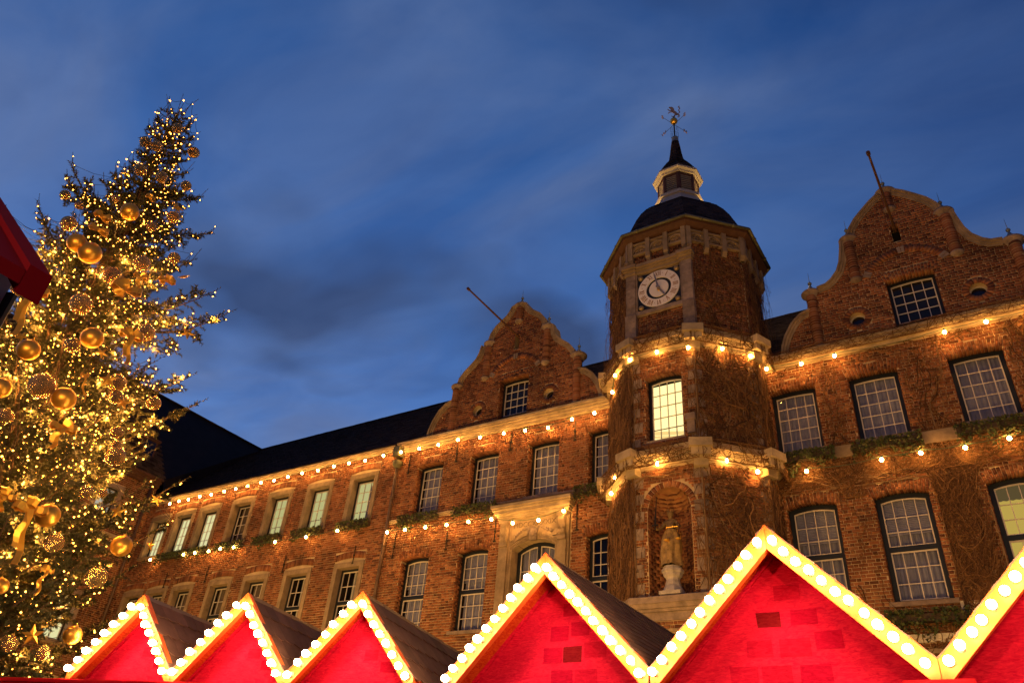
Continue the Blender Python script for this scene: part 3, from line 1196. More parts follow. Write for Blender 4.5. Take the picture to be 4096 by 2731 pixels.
anchors(lw, FAC, [(-24.4, 12.3, .8), (-28.9, 12.35, .8), (-34.6, 12.4, .8), (-38.0, 12.4, .8)])

# ================================================================== west gabled house
gw = thing('gabled_house', 'brick gabled house with curved shoulders, stone portal and flagpole, left of the clock tower', 'building', (-17, 24, 0), world=True)
wall = MB()
bx = MB()
holes, bh = [], []
GW3 = [-20.73, -17.77, -14.82, -12.0]
GW2 = [-20.83, -17.85, -12.02]
for u in GW3:
    h = opening(wall, bx, FAC, u, 1.5, 13.25, 15.63, .06, .35)
    holes.append(h[0])
    bh += h
for u in GW2:
    h = opening(wall, bx, FAC, u, 1.5, 8.25, 11.33, .12, .35)
    holes.append(h[0])
    bh += h
PC = -15.0      # portal axis
h = opening(wall, bx, FAC, PC, 1.95, 6.0, 11.15, .33, .42, soldiers=False, revealbricks=False)
holes.append(h[0])
bh.append((PC - 1.62, PC + 1.62, 0, 12.9))
wall_grid(wall, FAC, -22.75, -8.4, 0, 16.9, holes)
gh, gclip = gable(gw, wall, bx, -16.6, GAB_L, None)
bh += [(-22.75, -8.4, 16.5, 16.95)]
gw_wall = build('wall', wall, [M_MORTAR, M_DARK], gw)
lay_bricks([(FAC, brick_list(-22.75, -11.1, 6.2, 16.5, bh, seed=2)), (FAC, brick_list(-21.1, -12.1, 17.0, 23.0, gh, clip=gclip, seed=3))], gw_wall, bx)
for u in GW3:
    window(gw, FAC, u, 1.5, 13.25, 15.63, .06, .35, 4, 5, cover='curtain', sill=.05, frame=.12)
for u in GW2:
    window(gw, FAC, u, 1.5, 8.25, 11.33, .12, .35, 4, 3, transom=9.82, rows2=3, cover='blind' if u < -13 else 'none', sill=.05, frame=.12)
window(gw, FAC, PC, 1.95, 6.0, 11.15, .33, .42, 4, 2, transom=9.75, rows2=4, cover='curtain', mull=True, frame=.15)
cornice(gw, FAC, -22.75, -11.2, 16.95)
cornice(gw, FAC, -22.75, PC - 1.9, 13.2, 'string_course', prof=((0, .06, -.16, -.08), (0, .11, -.08, 0)))
cornice(gw, FAC, PC - 1.9, PC + 1.8, 13.2, 'string_course', M_STONE_D, prof=((0, .06, -.16, -.08), (0, .11, -.08, 0)))
cornice(gw, FAC, PC + 1.8, -11.2, 13.2, 'string_course', prof=((0, .06, -.16, -.08), (0, .11, -.08, 0)))
main_roof(gw, -22.75, -8.4)
anchors(gw, FAC, [(-19.3, 16.3, .8), (-16.45, 16.3, .8), (-13.35, 16.2, .85), (-22.0, 16.3, .9), (-19.25, 12.3, .75), (-22.1, 12.6, 1.1), (-13.15, 12.6, 1.0), (-16.85, 12.5, .9)])
# downpipe with hopper
dp = MB()
dp.tube([FAC.p(-22.62, .16, 15.75), FAC.p(-22.62, .16, 6.0)], .075, 8)
for z in (14.2, 12.0, 9.8, 7.6):
    dp.tube([FAC.p(-22.62, .16, z), FAC.p(-22.62, .16, z + .1)], .095, 8)
build('downpipe', dp, M_PIPE, gw, smooth=True)
hp = MB()
hp.lathe(FAC.p(-22.62, .18, 15.7), [(.10, 0), (.22, .15), (.24, .32), (.21, .33), (.19, .2)], 12)
hp.fbox(FAC, -22.80, -22.44, 0.0, .42, 16.25, 16.72)
build('rain_hopper', hp, M_GUTTER, gw)
# stone portal
pm = MB()
for s in (-1, 1):
    u = PC + s * 1.30
    pm.fbox(FAC, u - .27, u + .27, 0, .10, 0, 12.35)
    pm.fbox(FAC, u - .19, u + .19, .10, .19, 0, 11.25)
    pm.fbox(FAC, u - .17, u + .17, .10, .26, 11.25, 11.42)
    pm.fbox(FAC, u - .23, u + .23, .10, .28, 12.18, 12.35)
    a0, a1 = sorted((PC + s * .967, PC + s * 1.03))
    pm.fbox(FAC, a0, a1, -.42, .07, 6, 11.15)
pm.fbox(FAC, PC - 1.03, PC + 1.03, 0, .05, 11.52, 12.35)
build('portal_pilaster', pm, M_STONE, gw)
am = MB()
for (w0, ro, f) in ((1.95, 0, .03), (2.05, .08, .07), (2.05, .17, .11)):
    n = 16
    for i in range(n):
        a, b = PC - 1.03 + 2.06 * i / n, PC - 1.03 + 2.06 * (i + 1) / n
        za, zb = arc_z(a, PC, 1.95, 11.15, .33) + ro, arc_z(b, PC, 1.95, 11.15, .33) + ro
        am.hexa([FAC.p(a, -.42 if ro == 0 else 0, za), FAC.p(b, -.42 if ro == 0 else 0, zb), FAC.p(b, 0, zb + .09), FAC.p(a, 0, za + .09),
                 FAC.p(a, f, za), FAC.p(b, f, zb), FAC.p(b, f, zb + .09), FAC.p(a, f, za + .09)])
build('portal_arch', am, M_STONE, gw)
km = MB()
km.hexa([FAC.p(PC - .13, 0, 11.42), FAC.p(PC + .13, 0, 11.42), FAC.p(PC + .19, 0, 11.86), FAC.p(PC - .19, 0, 11.86),
         FAC.p(PC - .13, .16, 11.42), FAC.p(PC + .13, .16, 11.42), FAC.p(PC + .19, .22, 11.86), FAC.p(PC - .19, .22, 11.86)])
km.sphere(FAC.p(PC, .20, 11.64), .10, 10, 8, 1.3)
for s in (-1, 1):
    km.tube([FAC.p(PC + s * .1, .2, 11.84), FAC.p(PC + s * .2, .22, 11.76), FAC.p(PC + s * .17, .22, 11.6)], .035, 6)
build('keystone', km, M_STONE_D, gw, smooth=True)
rs = random.Random(5)
fm = MB()
for i in range(60):
    t = rs.uniform(-1, 1)
    u = PC + t * .85
    z = 11.93 - .26 * t * t + rs.uniform(-.06, .06)
    fm.sphere(FAC.p(u, .07, z), rs.uniform(.025, .05), 6, 5)
build('leaf_carving', fm, M_STONE_D, gw, smooth=True)
for s in (-1, 1):
    cm = MB()
    u = PC + s * 1.30
    prof = [(12.18, .16), (12.1, .2), (12.0, .19), (11.85, .12), (11.7, .12), (11.62, .18), (11.5, .20), (11.40, .13)]
    for (a, b) in zip(prof[:-1], prof[1:]):
        cm.hexa([FAC.p(u - .14, .1, b[0]), FAC.p(u + .14, .1, b[0]), FAC.p(u + .14, .1, a[0]), FAC.p(u - .14, .1, a[0]),
                 FAC.p(u - .14, .1 + b[1], b[0]), FAC.p(u + .14, .1 + b[1], b[0]), FAC.p(u + .14, .1 + a[1], a[0]), FAC.p(u - .14, .1 + a[1], a[0])])
    for k in range(9):
        cm.sphere(FAC.p(u + rs.uniform(-.11, .11), .26, 11.62 + rs.uniform(-.18, .15)), rs.uniform(.03, .055), 6, 5)
    build('console', cm, M_STONE, gw)
pc_ = MB()
for (e, a, b, f) in ((0, 12.35, 12.45, .24), (.05, 12.45, 12.53, .30), (.12, 12.53, 12.66, .42), (.18, 12.66, 12.74, .50), (.22, 12.74, 12.86, .56)):
    for k in range(3):
        ua, ub = PC - 1.6 - e, PC + 1.6 + e
        pc_.fbox(FAC, ua + (ub - ua) * k / 3 + .003, ua + (ub - ua) * (k + 1) / 3 - .003, 0, f, a, b)
build('portal_cornice', pc_, M_CORN, gw)
ft = bpy.data.curves.new('carved_date', 'FONT')
ft.body = 'MDCCXXXXIX'
ft.size = .285
ft.extrude = .012
ft.align_x = 'CENTER'
ft.space_character = 1.0
ft.materials.append(material('carved_shadow', (.14, .095, .06), .9))
fo = text_mesh('carved_date', ft)
fo.parent = gw
fo.location = Vector(FAC.p(PC, .055, 12.0)) - gw.location
fo.rotation_euler = (PI / 2, 0, 0)
for i, u in enumerate([-20.9, -17.85, -12.3]):
    window_box(FAC, u, 2.1 if i < 2 else 1.7, 13.12, ['ivy window box right beside the downpipe, under a curtained window', 'large ivy window box touching the left end of the stone portal cornice', 'ivy window box between the portal cornice and the clock tower'][i], 20 + i)

# ================================================================== east gabled house
ge = thing('gabled_house', 'creeper-clad brick gabled house with curved shoulders and flagpole, right of the clock tower', 'building', (-1, 24, 0), world=True)
wall = MB()
bx = MB()
holes, bh = [], []
GE3 = [-4.78, -2.18, .82, 3.7]
GE2 = [-4.72, -2.12, .90, 3.7]
for u in GE3:
    h = opening(wall, bx, FAC, u, 1.55, 13.25, 15.62, .05, .30)
    holes.append(h[0])
    bh += h
for u in GE2:
    h = opening(wall, bx, FAC, u, 1.55, 8.15, 11.31, .13, .30)
    holes.append(h[0])
    bh += h
wall_grid(wall, FAC, -8.4, 6.0, 0, 16.9, holes)
gh, gclip = gable(ge, wall, bx, -.38, GAB_R, None)
ge_wall = build('wall', wall, [M_MORTAR, M_DARK], ge)
lay_bricks([(FAC, brick_list(-5.9, 6.0, 5.6, 16.5, bh, seed=4)), (FAC, brick_list(-4.9, 4.1, 17.0, 22.9, gh, clip=gclip, seed=5))], ge_wall, bx)
for u in GE3:
    window(ge, FAC, u, 1.55, 13.25, 15.62, .05, .30, 4, 5, cover='curtain', sill=.08, frame=.145)
for i, u in enumerate(GE2):
    window(ge, FAC, u, 1.55, 8.15, 11.31, .13, .30, 4, 3, transom=9.75, rows2=3, cover='drape' if i == 2 else 'blind', lit=('parlour', (.25, .16, .05), .5) if i == 2 else None, sill=.1, frame=.15)
cornice(ge, FAC, -5.7, 6.0, 16.95)
for (a, b) in ((-6.0, -5.6), (-3.75, -3.2), (-1.15, -.15), (1.7, 2.4)):
    sc_ = MB()
    sc_.fbox(FAC, a, b, 0, .12, 12.75, 13.15)
    build('string_course_stone', sc_, M_STONE, ge)
for (a, b, z) in ((-1.3, -.15, 7.6), (-1.25, -.3, 7.85), (-3.7, -3.3, 7.75), (-2.9, -1.2, 7.05)):
    s2 = MB()
    s2.fbox(FAC, a, b, 0, .07, z, z + .22)
    build('stone_band', s2, material('pale_stone', (.62, .54, .44), .85, noise=(5, .5)), ge)
ab = MB()
for i in range(12):
    t0, t1 = PI * i / 12, PI * (i + 1) / 12
    for (r0, r1, f) in ((.62, .72, .05), (.72, .84, .09)):
        q = []
        for nn in (0, f):
            q += [FAC.p(-2.1 - r * math.cos(t), nn, 6.05 + r * math.sin(t)) for (r, t) in ((r0, t0), (r0, t1), (r1, t1), (r1, t0))]
        ab.hexa(q)
build('arch_moulding', ab, M_STONE, ge)
main_roof(ge, -8.4, 6.0)
anchors(ge, FAC, [(2.35, 16.4, .8)])
for i, u in enumerate([-4.72, -2.17, .75]):
    window_box(FAC, u, 1.95, 13.02, ['ivy window box beside the tower corner, right of the clock tower', 'ivy window box under the middle upper window right of the tower', 'trailing ivy window box nearest the right edge of the facade'][i], 40 + i, .35, 330)
window_box(FAC, -2.1, 2.0, 7.75, 'low ivy window box glimpsed between the two largest red gables', 44, .3, 330)
for i, u in enumerate(LW3):
    if i in (0,):
        continue
    lab = ['', 'ivy window box behind the tree tip, second window from the wing corner', 'thin ivy box under the third lit window from the wing corner', 'ivy window box under the dark brown window of the long wing', 'ivy window box under the office window with a small plant', 'ivy window box under the office window with a leafy green plant', 'ivy window box under the last lit office window, next to the downpipe'][i]
    window_box(FAC, u, 1.9, 13.33, lab, 60 + i, .18, 240)

# ================================================================== dark side wing at the left
sw = thing('side_wing', 'dark slate roofed wing at right angles behind the Christmas tree', 'building', (-42, 14, 0), world=True)
SF = Fr(-42.0, 0, 0)     # faces +x, u runs along +y
wall = MB()
bx = MB()
holes, bh = [], []
for u in (21.3, 18.2, 15.1, 12.0):
    for (z0, z1) in ((8.6, 10.95), (15.1, 16.95)):
        h = opening(wall, bx, SF, u, 1.15, z0, z1, 0, .3, soldiers=False, revealbricks=False)
        holes.append(h[0])
        bh.append((u - .82, u + .82, z0 - .15, z1 + .25))
wall_grid(wall, SF, 6.0, 24.0, 0, 18.3, holes)
sw_wall = build('wall', wall, [M_MORTAR, M_DARK], sw)
lay_bricks([(SF, brick_list(6.0, 24.0, 7.0, 18.1, bh, seed=6))], sw_wall, bx)
for i, u in enumerate((21.3, 18.2, 15.1, 12.0)):
    window(sw, SF, u, 1.15, 8.6, 10.95, 0, .3, 2, 2, lit=LITL if i < 2 else None, cover='none', frame=.1)
    window(sw, SF, u, 1.15, 15.1, 16.95, 0, .3, 2, 2, lit=('attic', (.8, .85, .7), .6) if i == 0 else None, cover='half' if i == 0 else 'brown', frame=.1)
    for (z0, z1) in ((8.6, 10.95), (15.1, 16.95)):
        s = MB()
        s.fbox(SF, u - .80, u - .568, -.3, .05, z0, z1 - .006)
        s.fbox(SF, u + .568, u + .80, -.3, .05, z0, z1 - .006)
        s.fbox(SF, u - .80, u + .80, -.3, .056, z1 - .006, z1 + .22)
        s.fbox(SF, u - .80, u + .80, -.3, .10, z0 - .13, z0 + .005)
        build('window_surround', s, M_STONE_D, sw)
cornice(sw, SF, 6, 23.9, 14.45, 'string_course', prof=((0, .08, -.2, -.1), (0, .16, -.1, 0)))
cornice(sw, SF, 6, 24, 18.35, prof=((0, .18, -.5, -.3), (0, .32, -.3, -.12), (0, .42, -.12, 0)), mat=M_WOOD)
rb = MB()
e, r = (-41.6, 18.35), (-46.9, 25.85)
rb.poly([(e[0], 6, e[1] - .03), (e[0], 24.0, e[1] - .03), (r[0], 34, r[1] - .03), (r[0], 6, r[1] - .03)])
rb.poly([(e[0], 24.0, e[1] - .03), (e[0], 24.3, 17.3), (-42.4, 25.2, 18.0), (r[0], 34, r[1] - .03)])
rb.poly([(r[0], 6, r[1] - .03), (r[0], 34, r[1] - .03), (-52, 34, 18), (-52, 6, 18)])
ro = build('roof', rb, M_SLATE, sw)
slate_slope('slate', ro, lambda s: 6.0, 24.0, e, r, axis='y')
rt = MB()
y = 6.0
while y < 34:
    rt.box(r[0] - .09, r[0] + .09, y, y + .44, r[1] - .02, r[1] + .07 + random.uniform(0, .012))
    y += .45
build('ridge_tile', rt, M_SLATE, ro)
dm = MB()
ya = 22.9
dm.box(-44.6, -42.6, ya - .5, ya + .5, 19.6, 20.75)
dm.box(-44.9, -42.5, ya - .62, ya + .62, 20.75, 20.88)
dm.m = 1
dm.box(-42.61, -42.58, ya - .38, ya + .38, 19.75, 20.65)
build('roof_dormer', dm, [M_WOOD, MATS['dark_glass']], sw)
pp = MB()
pp.tube([(-41.85, 23.55, 17.8), (-41.85, 23.55, 5)], .08, 8)
build('downpipe', pp, M_PIPE, sw, smooth=True)

# ================================================================== clock tower
TX, TY, TR = -8.417, 24.0, 2.95
AP = TR * math.cos(PI / 8)
HW = TR * math.sin(PI / 8)
tw = thing('clock_tower', 'octagonal brick clock tower with bell roof, lantern and weathervane between the two gables', 'building', (TX, TY, 0), world=True)
FACES = {a: Fr(TX + AP * math.cos(math.radians(a)), TY + AP * math.sin(math.radians(a)), a) for a in (-180, -135, -90, -45, 0)}
FF = FACES[-90]
wall = MB()
bx = MB()
bw = []
WU = -.02
for a, fr in FACES.items():
    holes, bh = [], []
    if a == -90:
        h = opening(wall, bx, fr, WU, 1.36, 13.2, 15.62, .10, .32)
        holes.append(h[0])
        bh += h
        NR = .72      # niche
        holes.append((-NR, NR, 8.02, 10.75 + NR))
        bh.append((-NR - .02, NR + .02, 8.0, 10.75))
        n = 16
        for i in range(n):
            u0, u1 = -NR + 2 * NR * i / n, -NR + 2 * NR * (i + 1) / n
            f = lambda u: 10.75 + math.sqrt(max(0, NR * NR - u * u))
            wall.quad(fr.p(u0, 0, f(u0)), fr.p(u1, 0, f(u1)), fr.p(u1, 0, 10.75 + NR), fr.p(u0, 0, 10.75 + NR))
        for i in range(18):
            t0, t1 = PI * i / 18 + .012, PI * (i + 1) / 18 - .012
            q = []
            for nn in (-.003, random.uniform(.012, .02)):
                q += [fr.p(-r * math.cos(t), nn, 10.75 + r * math.sin(t)) for (r, t) in ((NR, t0), (NR, t1), (NR + .2, t1), (NR + .2, t0))]
            bx.hexa(q)
        for k in range(8):
            zz = 10.75 + k * CH
            hwz = math.sqrt(max(0, (NR + .25) ** 2 - (zz + .05 - 10.75) ** 2))
            bh.append((-hwz, hwz, zz - .01, zz + CH))
        bh.append((-.9, .92, 18.5, 20.3))
        # niche interior
        wall.m = 2
        k = 10
        prof = [(8.02, NR)] + [(10.75 + NR * math.sin(PI / 2 * i / 8), NR * math.cos(PI / 2 * i / 8)) for i in range(9)]
        for (za, ra), (zb, rb_) in zip(prof[:-1], prof[1:]):
            for j in range(k):
                t0, t1 = PI * j / k, PI * (j + 1) / k
                wall.quad(fr.p(-ra * math.cos(t0), -ra * math.sin(t0), za), fr.p(-ra * math.cos(t1), -ra * math.sin(t1), za), fr.p(-rb_ * math.cos(t1), -rb_ * math.sin(t1), zb), fr.p(-rb_ * math.cos(t0), -rb_ * math.sin(t0), zb))
        wall.poly([fr.p(-NR * math.cos(PI * j / k), -NR * math.sin(PI * j / k), 8.03) for j in range(k + 1)])
        wall.m = 0
        z = 8.05
        row = 0
        while z < 11.4:
            ra = NR if z < 10.75 else math.sqrt(max(.01, NR * NR - (z + .05 - 10.75) ** 2))
            m = max(3, int(PI * ra / .25))
            for j in range(-1, m + 1):
                t0 = PI * (j + (.5 if row % 2 else 0)) / m + .012
                t1 = PI * (j + 1 + (.5 if row % 2 else 0)) / m - .012
                t0, t1 = max(t0, 0.01), min(t1, PI - .01)
                if t1 - t0 < .08:
                    continue
                q = []
                for rr in (ra + .003, ra - random.uniform(.003, .007)):
                    q += [fr.p(-rr * math.cos(t), -rr * math.sin(t), zz) for (t, zz) in ((t0, z + .006), (t1, z + .006), (t1, z + CH - .006), (t0, z + CH - .006))]
                bx.hexa(q)
            z += CH
            row += 1
    wall_grid(wall, fr, -HW, HW, 0, 22.1, holes)
    bw.append((fr, brick_list(-HW + .02, HW - .02, 6.6, 21.5, bh, seed=70 + a)))
tw_wall = build('wall', wall, [M_MORTAR, M_DARK, material('niche_plaster', (.30, .14, .06), .9, noise=(3, .4))], tw)
lay_bricks(bw, tw_wall, bx)
tower_window = window(tw, FF, WU, 1.36, 13.2, 15.62, .10, .32, 4, 5, lit=('tower', (1.0, .76, .30), 1.9), cover='none', frame=.12, label='brightly lit cream tower window')
# moulded beams seen through the lit window
bm = MB()
for k in range(3):
    bm.hexa([FF.p(-.7, -.80, 13.55 + k * .13), FF.p(.7, -.80, 13.30 + k * .13), FF.p(.7, -.80, 13.36 + k * .13), FF.p(-.7, -.80, 13.61 + k * .13),
             FF.p(-.7, -.78 + .08 * k, 13.55 + k * .13), FF.p(.7, -.78 + .08 * k, 13.30 + k * .13), FF.p(.7, -.78 + .08 * k, 13.36 + k * .13), FF.p(-.7, -.78 + .08 * k, 13.61 + k * .13)])
build('ceiling_beam', bm, emission('lit_beam', (1.0, .66, .22), 1.25), tower_window)

# quoins: stone blocks that wrap the corners
for va in (-157.5, -112.5, -67.5, -22.5):
    t = math.radians(va)
    cx, cyy = TX + TR * math.cos(t), TY + TR * math.sin(t)
    f0, f1 = math.radians(va - 22.5), math.radians(va + 22.5)
    for (za, zb) in ((8.1, 12.2), (13.0, 16.4)):
        z = za
        k = 0
        while z < zb - .3:
            hgt = random.uniform(.30, .40)
            ln0 = random.uniform(.24, .34)
            ln1 = random.uniform(.24, .34)
            e = .035
            ox, oy = cx + e / math.cos(PI / 8) * math.cos(t), cyy + e / math.cos(PI / 8) * math.sin(t)
            N0, N1 = (math.cos(f0), math.sin(f0)), (math.cos(f1), math.sin(f1))
            U0, U1 = (math.sin(f0), -math.cos(f0)), (-math.sin(f1), math.cos(f1))   # away from the corner along each face
            a = (ox + U0[0] * ln0, oy + U0[1] * ln0)
            b = (ox + U1[0] * ln1, oy + U1[1] * ln1)
            ai = (a[0] - N0[0] * .08, a[1] - N0[1] * .08)
            bi = (b[0] - N1[0] * .08, b[1] - N1[1] * .08)
            mb = MB()
            ring = [a, (ox, oy), b, bi, ai]
            V = [(p[0], p[1], z) for p in ring] + [(p[0], p[1], z + hgt) for p in ring]
            n = 5
            mb.add(V, [tuple(reversed(range(5))), tuple(range(5, 10))] + [(i, (i + 1) % 5, (i + 1) % 5 + 5, i + 5) for i in range(5)])
            build('quoin_stone', mb, M_STONE_D, tw)
            z += hgt + random.uniform(.18, .27)
            k += 1


def oct_ring(mb, prof, cx=TX, cy_=TY, closed=False, rot=22.5):
    base = len(mb.V)
    for (R, z) in prof:
        for k in range(8):
            t = math.radians(rot + 45 * k)
            mb.V.append((cx + R * math.cos(t), cy_ + R * math.sin(t), z))
    for i in range(len(prof) - 1):
        for k in range(8):
            k2 = (k + 1) % 8
            mb.F.append((base + i * 8 + k, base + i * 8 + k2, base + (i + 1) * 8 + k2, base + (i + 1) * 8 + k))
            mb.M.append(mb.m)


def tower_cornice(zt, Rm, name):
    mb = MB()
    oct_ring(mb, [(TR, zt - .62), (TR + .08, zt - .55), (TR + .10, zt - .42), (Rm - .18, zt - .34), (Rm - .10, zt - .24), (Rm - .02, zt - .2), (Rm, zt), (Rm - .1, zt + .02), (TR, zt + .12)])
    build(name, mb, M_CORN, tw)
    for va in (-157.5, -112.5, -67.5, -22.5, 22.5):
        t = math.radians(va)
        d = (math.cos(t), math.sin(t))
        s = (-d[1], d[0])
        mb = MB()
        for (R0, hw, a, b) in ((TR + .22, .22, -.78, -.5), (Rm + .02, .30, -.5, -.25), (Rm + .13, .36, -.25, .03)):
            q = []
            for rr in (TR - .3, R0):
                q += [(TX + d[0] * rr + s[0] * x, TY + d[1] * rr + s[1] * x, zt + zz) for (x, zz) in ((-hw, a), (hw, a), (hw, b), (-hw, b))]
            mb.hexa(q)
        build('corner_corbel', mb, M_CORN, tw)


tower_cornice(17.12, 3.36, 'upper_cornice')
tower_cornice(12.72, 3.36, 'middle_cornice')
mb = MB()
oct_ring(mb, [(TR + .01, 7.36), (TR + .05, 7.37), (TR + .05, 7.60), (TR + .13, 7.61), (TR + .15, 7.68), (TR + .22, 7.69), (TR + .30, 7.80), (TR + .34, 7.81), (TR + .35, 7.99), (TR + .3, 8.02), (TR - .02, 8.05)])
build('lower_cornice', mb, M_STONE_D, tw)
for a, fr in FACES.items():
    mb = MB()
    for c in (-.76, 0, .76):
        for i in range(10):
            t0, t1 = PI * i / 10, PI * (i + 1) / 10
            for (r0, r1, f) in ((.24, .30, .06), (.30, .37, .12)):
                q = []
                for nn in (0, f):
                    q += [fr.p(c - r * math.cos(t), nn, 6.75 + r * math.sin(t)) for (r, t) in ((r0, t0), (r0, t1), (r1, t1), (r1, t0))]
                mb.hexa(q)
        for i in range(10):
            t0 = 2 * PI * i / 10
            mb.sphere(fr.p(c + .12 * math.cos(t0), .03, 6.88 + .09 * math.sin(t0)), .035, 6, 4)
    build('blind_arcade', mb, M_STONE, tw)
# frieze of tracery and corbels under the eaves
for a, fr in FACES.items():
    mb = MB()
    mb.fbox(fr, -HW, HW, 0, .05, 21.33, 22.0)
    for c in (-.74, 0, .74):
        for i in range(10):
            t0, t1 = PI * i / 10, PI * (i + 1) / 10
            q = []
            for nn in (.05, .14):
                q += [fr.p(c - r * math.cos(t), nn, 21.50 + r * math.sin(t)) for (r, t) in ((.24, t0), (.24, t1), (.31, t1), (.31, t0))]
            mb.hexa(q)
        for (ou, oz) in ((-.10, 21.50), (.10, 21.50), (0, 21.64)):
            for i in range(8):
                t0, t1 = 2 * PI * i / 8, 2 * PI * (i + 1) / 8
                q = []
                for nn in (.05, .11):
                    q += [fr.p(c + ou - r * math.cos(t), nn, oz + r * math.sin(t)) for (r, t) in ((.055, t0), (.055, t1), (.085, t1), (.085, t0))]
                mb.hexa(q)
        mb.fbox(fr, c - .33, c + .33, .05, .16, 21.33, 21.40)
        mb.fbox(fr, c - .33, c + .33, .05, .15, 21.86, 21.93)
    build('tracery_frieze', mb, M_STONE, tw)
    for c in (-1.10, -.37, .37, 1.10):
        cm = MB()
        cm.hexa([fr.p(c - .09, .0, 20.9), fr.p(c + .09, .0, 20.9), fr.p(c + .09, .0, 21.1), fr.p(c - .09, .0, 21.1), fr.p(c - .09, .10, 20.9), fr.p(c + .09, .10, 20.9), fr.p(c + .09, .22, 21.08), fr.p(c - .09, .22, 21.08)])
        cm.fbox(fr, c - .09, c + .09, 0, .22, 21.08, 22.0)
        build('corbel', cm, M_STONE, tw)
# eaves: timber soffit, gutter
mb = MB()
oct_ring(mb, [(TR + .05, 22.0), (TR + .24, 22.0), (3.38, 22.12), (3.40, 22.24), (3.2, 22.3)])
build('soffit', mb, M_WOOD, tw)
for a in (-180, -135, -90, -45, 0, 45, 90, 135):
    t0, t1 = math.radians(a - 22.5), math.radians(a + 22.5)
    mb = MB()
    p0 = (TX + 3.47 * math.cos(t0), TY + 3.47 * math.sin(t0), 22.25)
    p1 = (TX + 3.47 * math.cos(t1), TY + 3.47 * math.sin(t1), 22.25)
    mb.tube([p0, p1], .065, 8)
    for q in (.25, .75):
        c = Vector(p0).lerp(Vector(p1), q)
        mb.sphere(c, .085, 8, 6)
    build('gutter', mb, M_GUTTER, tw, smooth=True)


M_LPAINT = material('lantern_paint', (.50, .44, .36), .5)


def oct_shingle_roof(name, prof, parent, step=.16):
    """bell roof laid in stepped courses of slates"""
    mb = MB()
    pts = []
    for (a, b) in zip(prof[:-1], prof[1:]):
        n = max(1, int(math.hypot(b[0] - a[0], b[1] - a[1]) / step))
        for i in range(n):
            pts.append((a[0] + (b[0] - a[0]) * i / n, a[1] + (b[1] - a[1]) * i / n))
    pts.append(prof[-1])
    for row, ((R0, z0), (R1, z1)) in enumerate(zip(pts[:-1], pts[1:])):
        for k in range(8):
            t0, t1 = math.radians(22.5 + 45 * k), math.radians(67.5 + 45 * k)
            A = Vector((math.cos(t0), math.sin(t0)))
            B = Vector((math.cos(t1), math.sin(t1)))
            n = max(1, int(R0 * .765 / .26))
            for j in range(-1, n + 1):
                q0 = max(0, (j + (row % 2) * .5) / n)
                q1 = min(1, (j + 1 + (row % 2) * .5) / n)
                if q1 - q0 < .02:
                    continue
                lo0, lo1 = A.lerp(B, q0) * (R0 + .022), A.lerp(B, q1) * (R0 + .022)
                li0, li1 = A.lerp(B, q0) * (R0 - .01), A.lerp(B, q1) * (R0 - .01)
                hi0, hi1 = A.lerp(B, q0) * R1, A.lerp(B, q1) * R1
                d = random.uniform(-.008, .008)
                P = lambda v, z: (TX + v.x, TY + v.y, z)
                mb.add([P(li0, z0 + d), P(li1, z0 + d), P(lo1, z0 + d), P(lo0, z0 + d), P(hi1, z1), P(hi0, z1)], [(0, 1, 2, 3), (3, 2, 4, 5)])
    return build(name, mb, M_SLATE, parent, kind=None)


oct_shingle_roof('bell_roof', [(3.40, 22.28), (3.05, 22.62), (2.85, 23.1), (2.62, 23.65), (2.36, 24.15), (2.06, 24.6), (1.76, 24.94), (1.46, 25.2)], tw)
mb = MB()
oct_ring(mb, [(1.50, 25.18), (1.40, 25.27), (1.24, 25.5), (1.14, 25.72), (1.08, 25.92)])
build('lantern_skirt', mb, M_LPAINT, tw)
# lantern
mb = MB()
oct_ring(mb, [(1.05, 25.9), (1.16, 25.9), (1.16, 26.06), (1.0, 26.1)])
build('lantern_sill', mb, M_LPAINT, tw)
for k in range(8):
    a = 45 * k
    t = math.radians(a)
    ap = .93 * math.cos(PI / 8)
    fr = Fr(TX + ap * math.cos(t), TY + ap * math.sin(t), a)
    hw = .93 * math.sin(PI / 8)
    mb = MB()
    mb.fbox(fr, -hw, -hw + .11, -.08, 0, 26.08, 27.36)
    mb.fbox(fr, hw - .11, hw, -.08, 0, 26.08, 27.36)
    mb.fbox(fr, -hw + .11, hw - .11, -.07, -.005, 26.08, 26.2)
    mb.fbox(fr, -hw + .11, hw - .11, -.07, -.005, 27.22, 27.36)
    build('lantern_post', mb, M_WOOD, tw)
    lv = MB()
    z = 26.22
    while z < 27.2:
        lv.hexa([fr.p(-hw + .11, -.12, z + .06), fr.p(hw - .11, -.12, z + .06), fr.p(hw - .11, -.12, z + .10), fr.p(-hw + .11, -.12, z + .10),
                 fr.p(-hw + .11, -.02, z), fr.p(hw - .11, -.02, z), fr.p(hw - .11, -.02, z + .045), fr.p(-hw + .11, -.02, z + .045)])
        z += .115
    build('louvre', lv, material('louvre_paint', (.42, .34, .24), .6), tw)
mb = MB()
oct_ring(mb, [(.7, 26.08), (.7, 27.35)])
build('lantern_core', mb, M_DARK, tw)
mb = MB()
oct_ring(mb, [(.86, 27.34), (1.0, 27.36), (1.03, 27.44), (1.14, 27.5), (1.15, 27.58), (.9, 27.62)])
build('lantern_cornice', mb, M_LPAINT, tw)
oct_shingle_roof('spire', [(1.08, 27.6), (.98, 27.8), (.85, 28.05), (.64, 28.42), (.45, 28.72), (.33, 29.05), (.26, 29.5), (.20, 30.05), (.16, 30.3)], tw, .10)
mb = MB()
mb.lathe((TX, TY, 30.25), [(.19, 0), (.15, .22), (.17, .26), (.17, .33), (.05, .36)], 10)
build('spire_collar', mb, M_LEAD, tw, smooth=True)
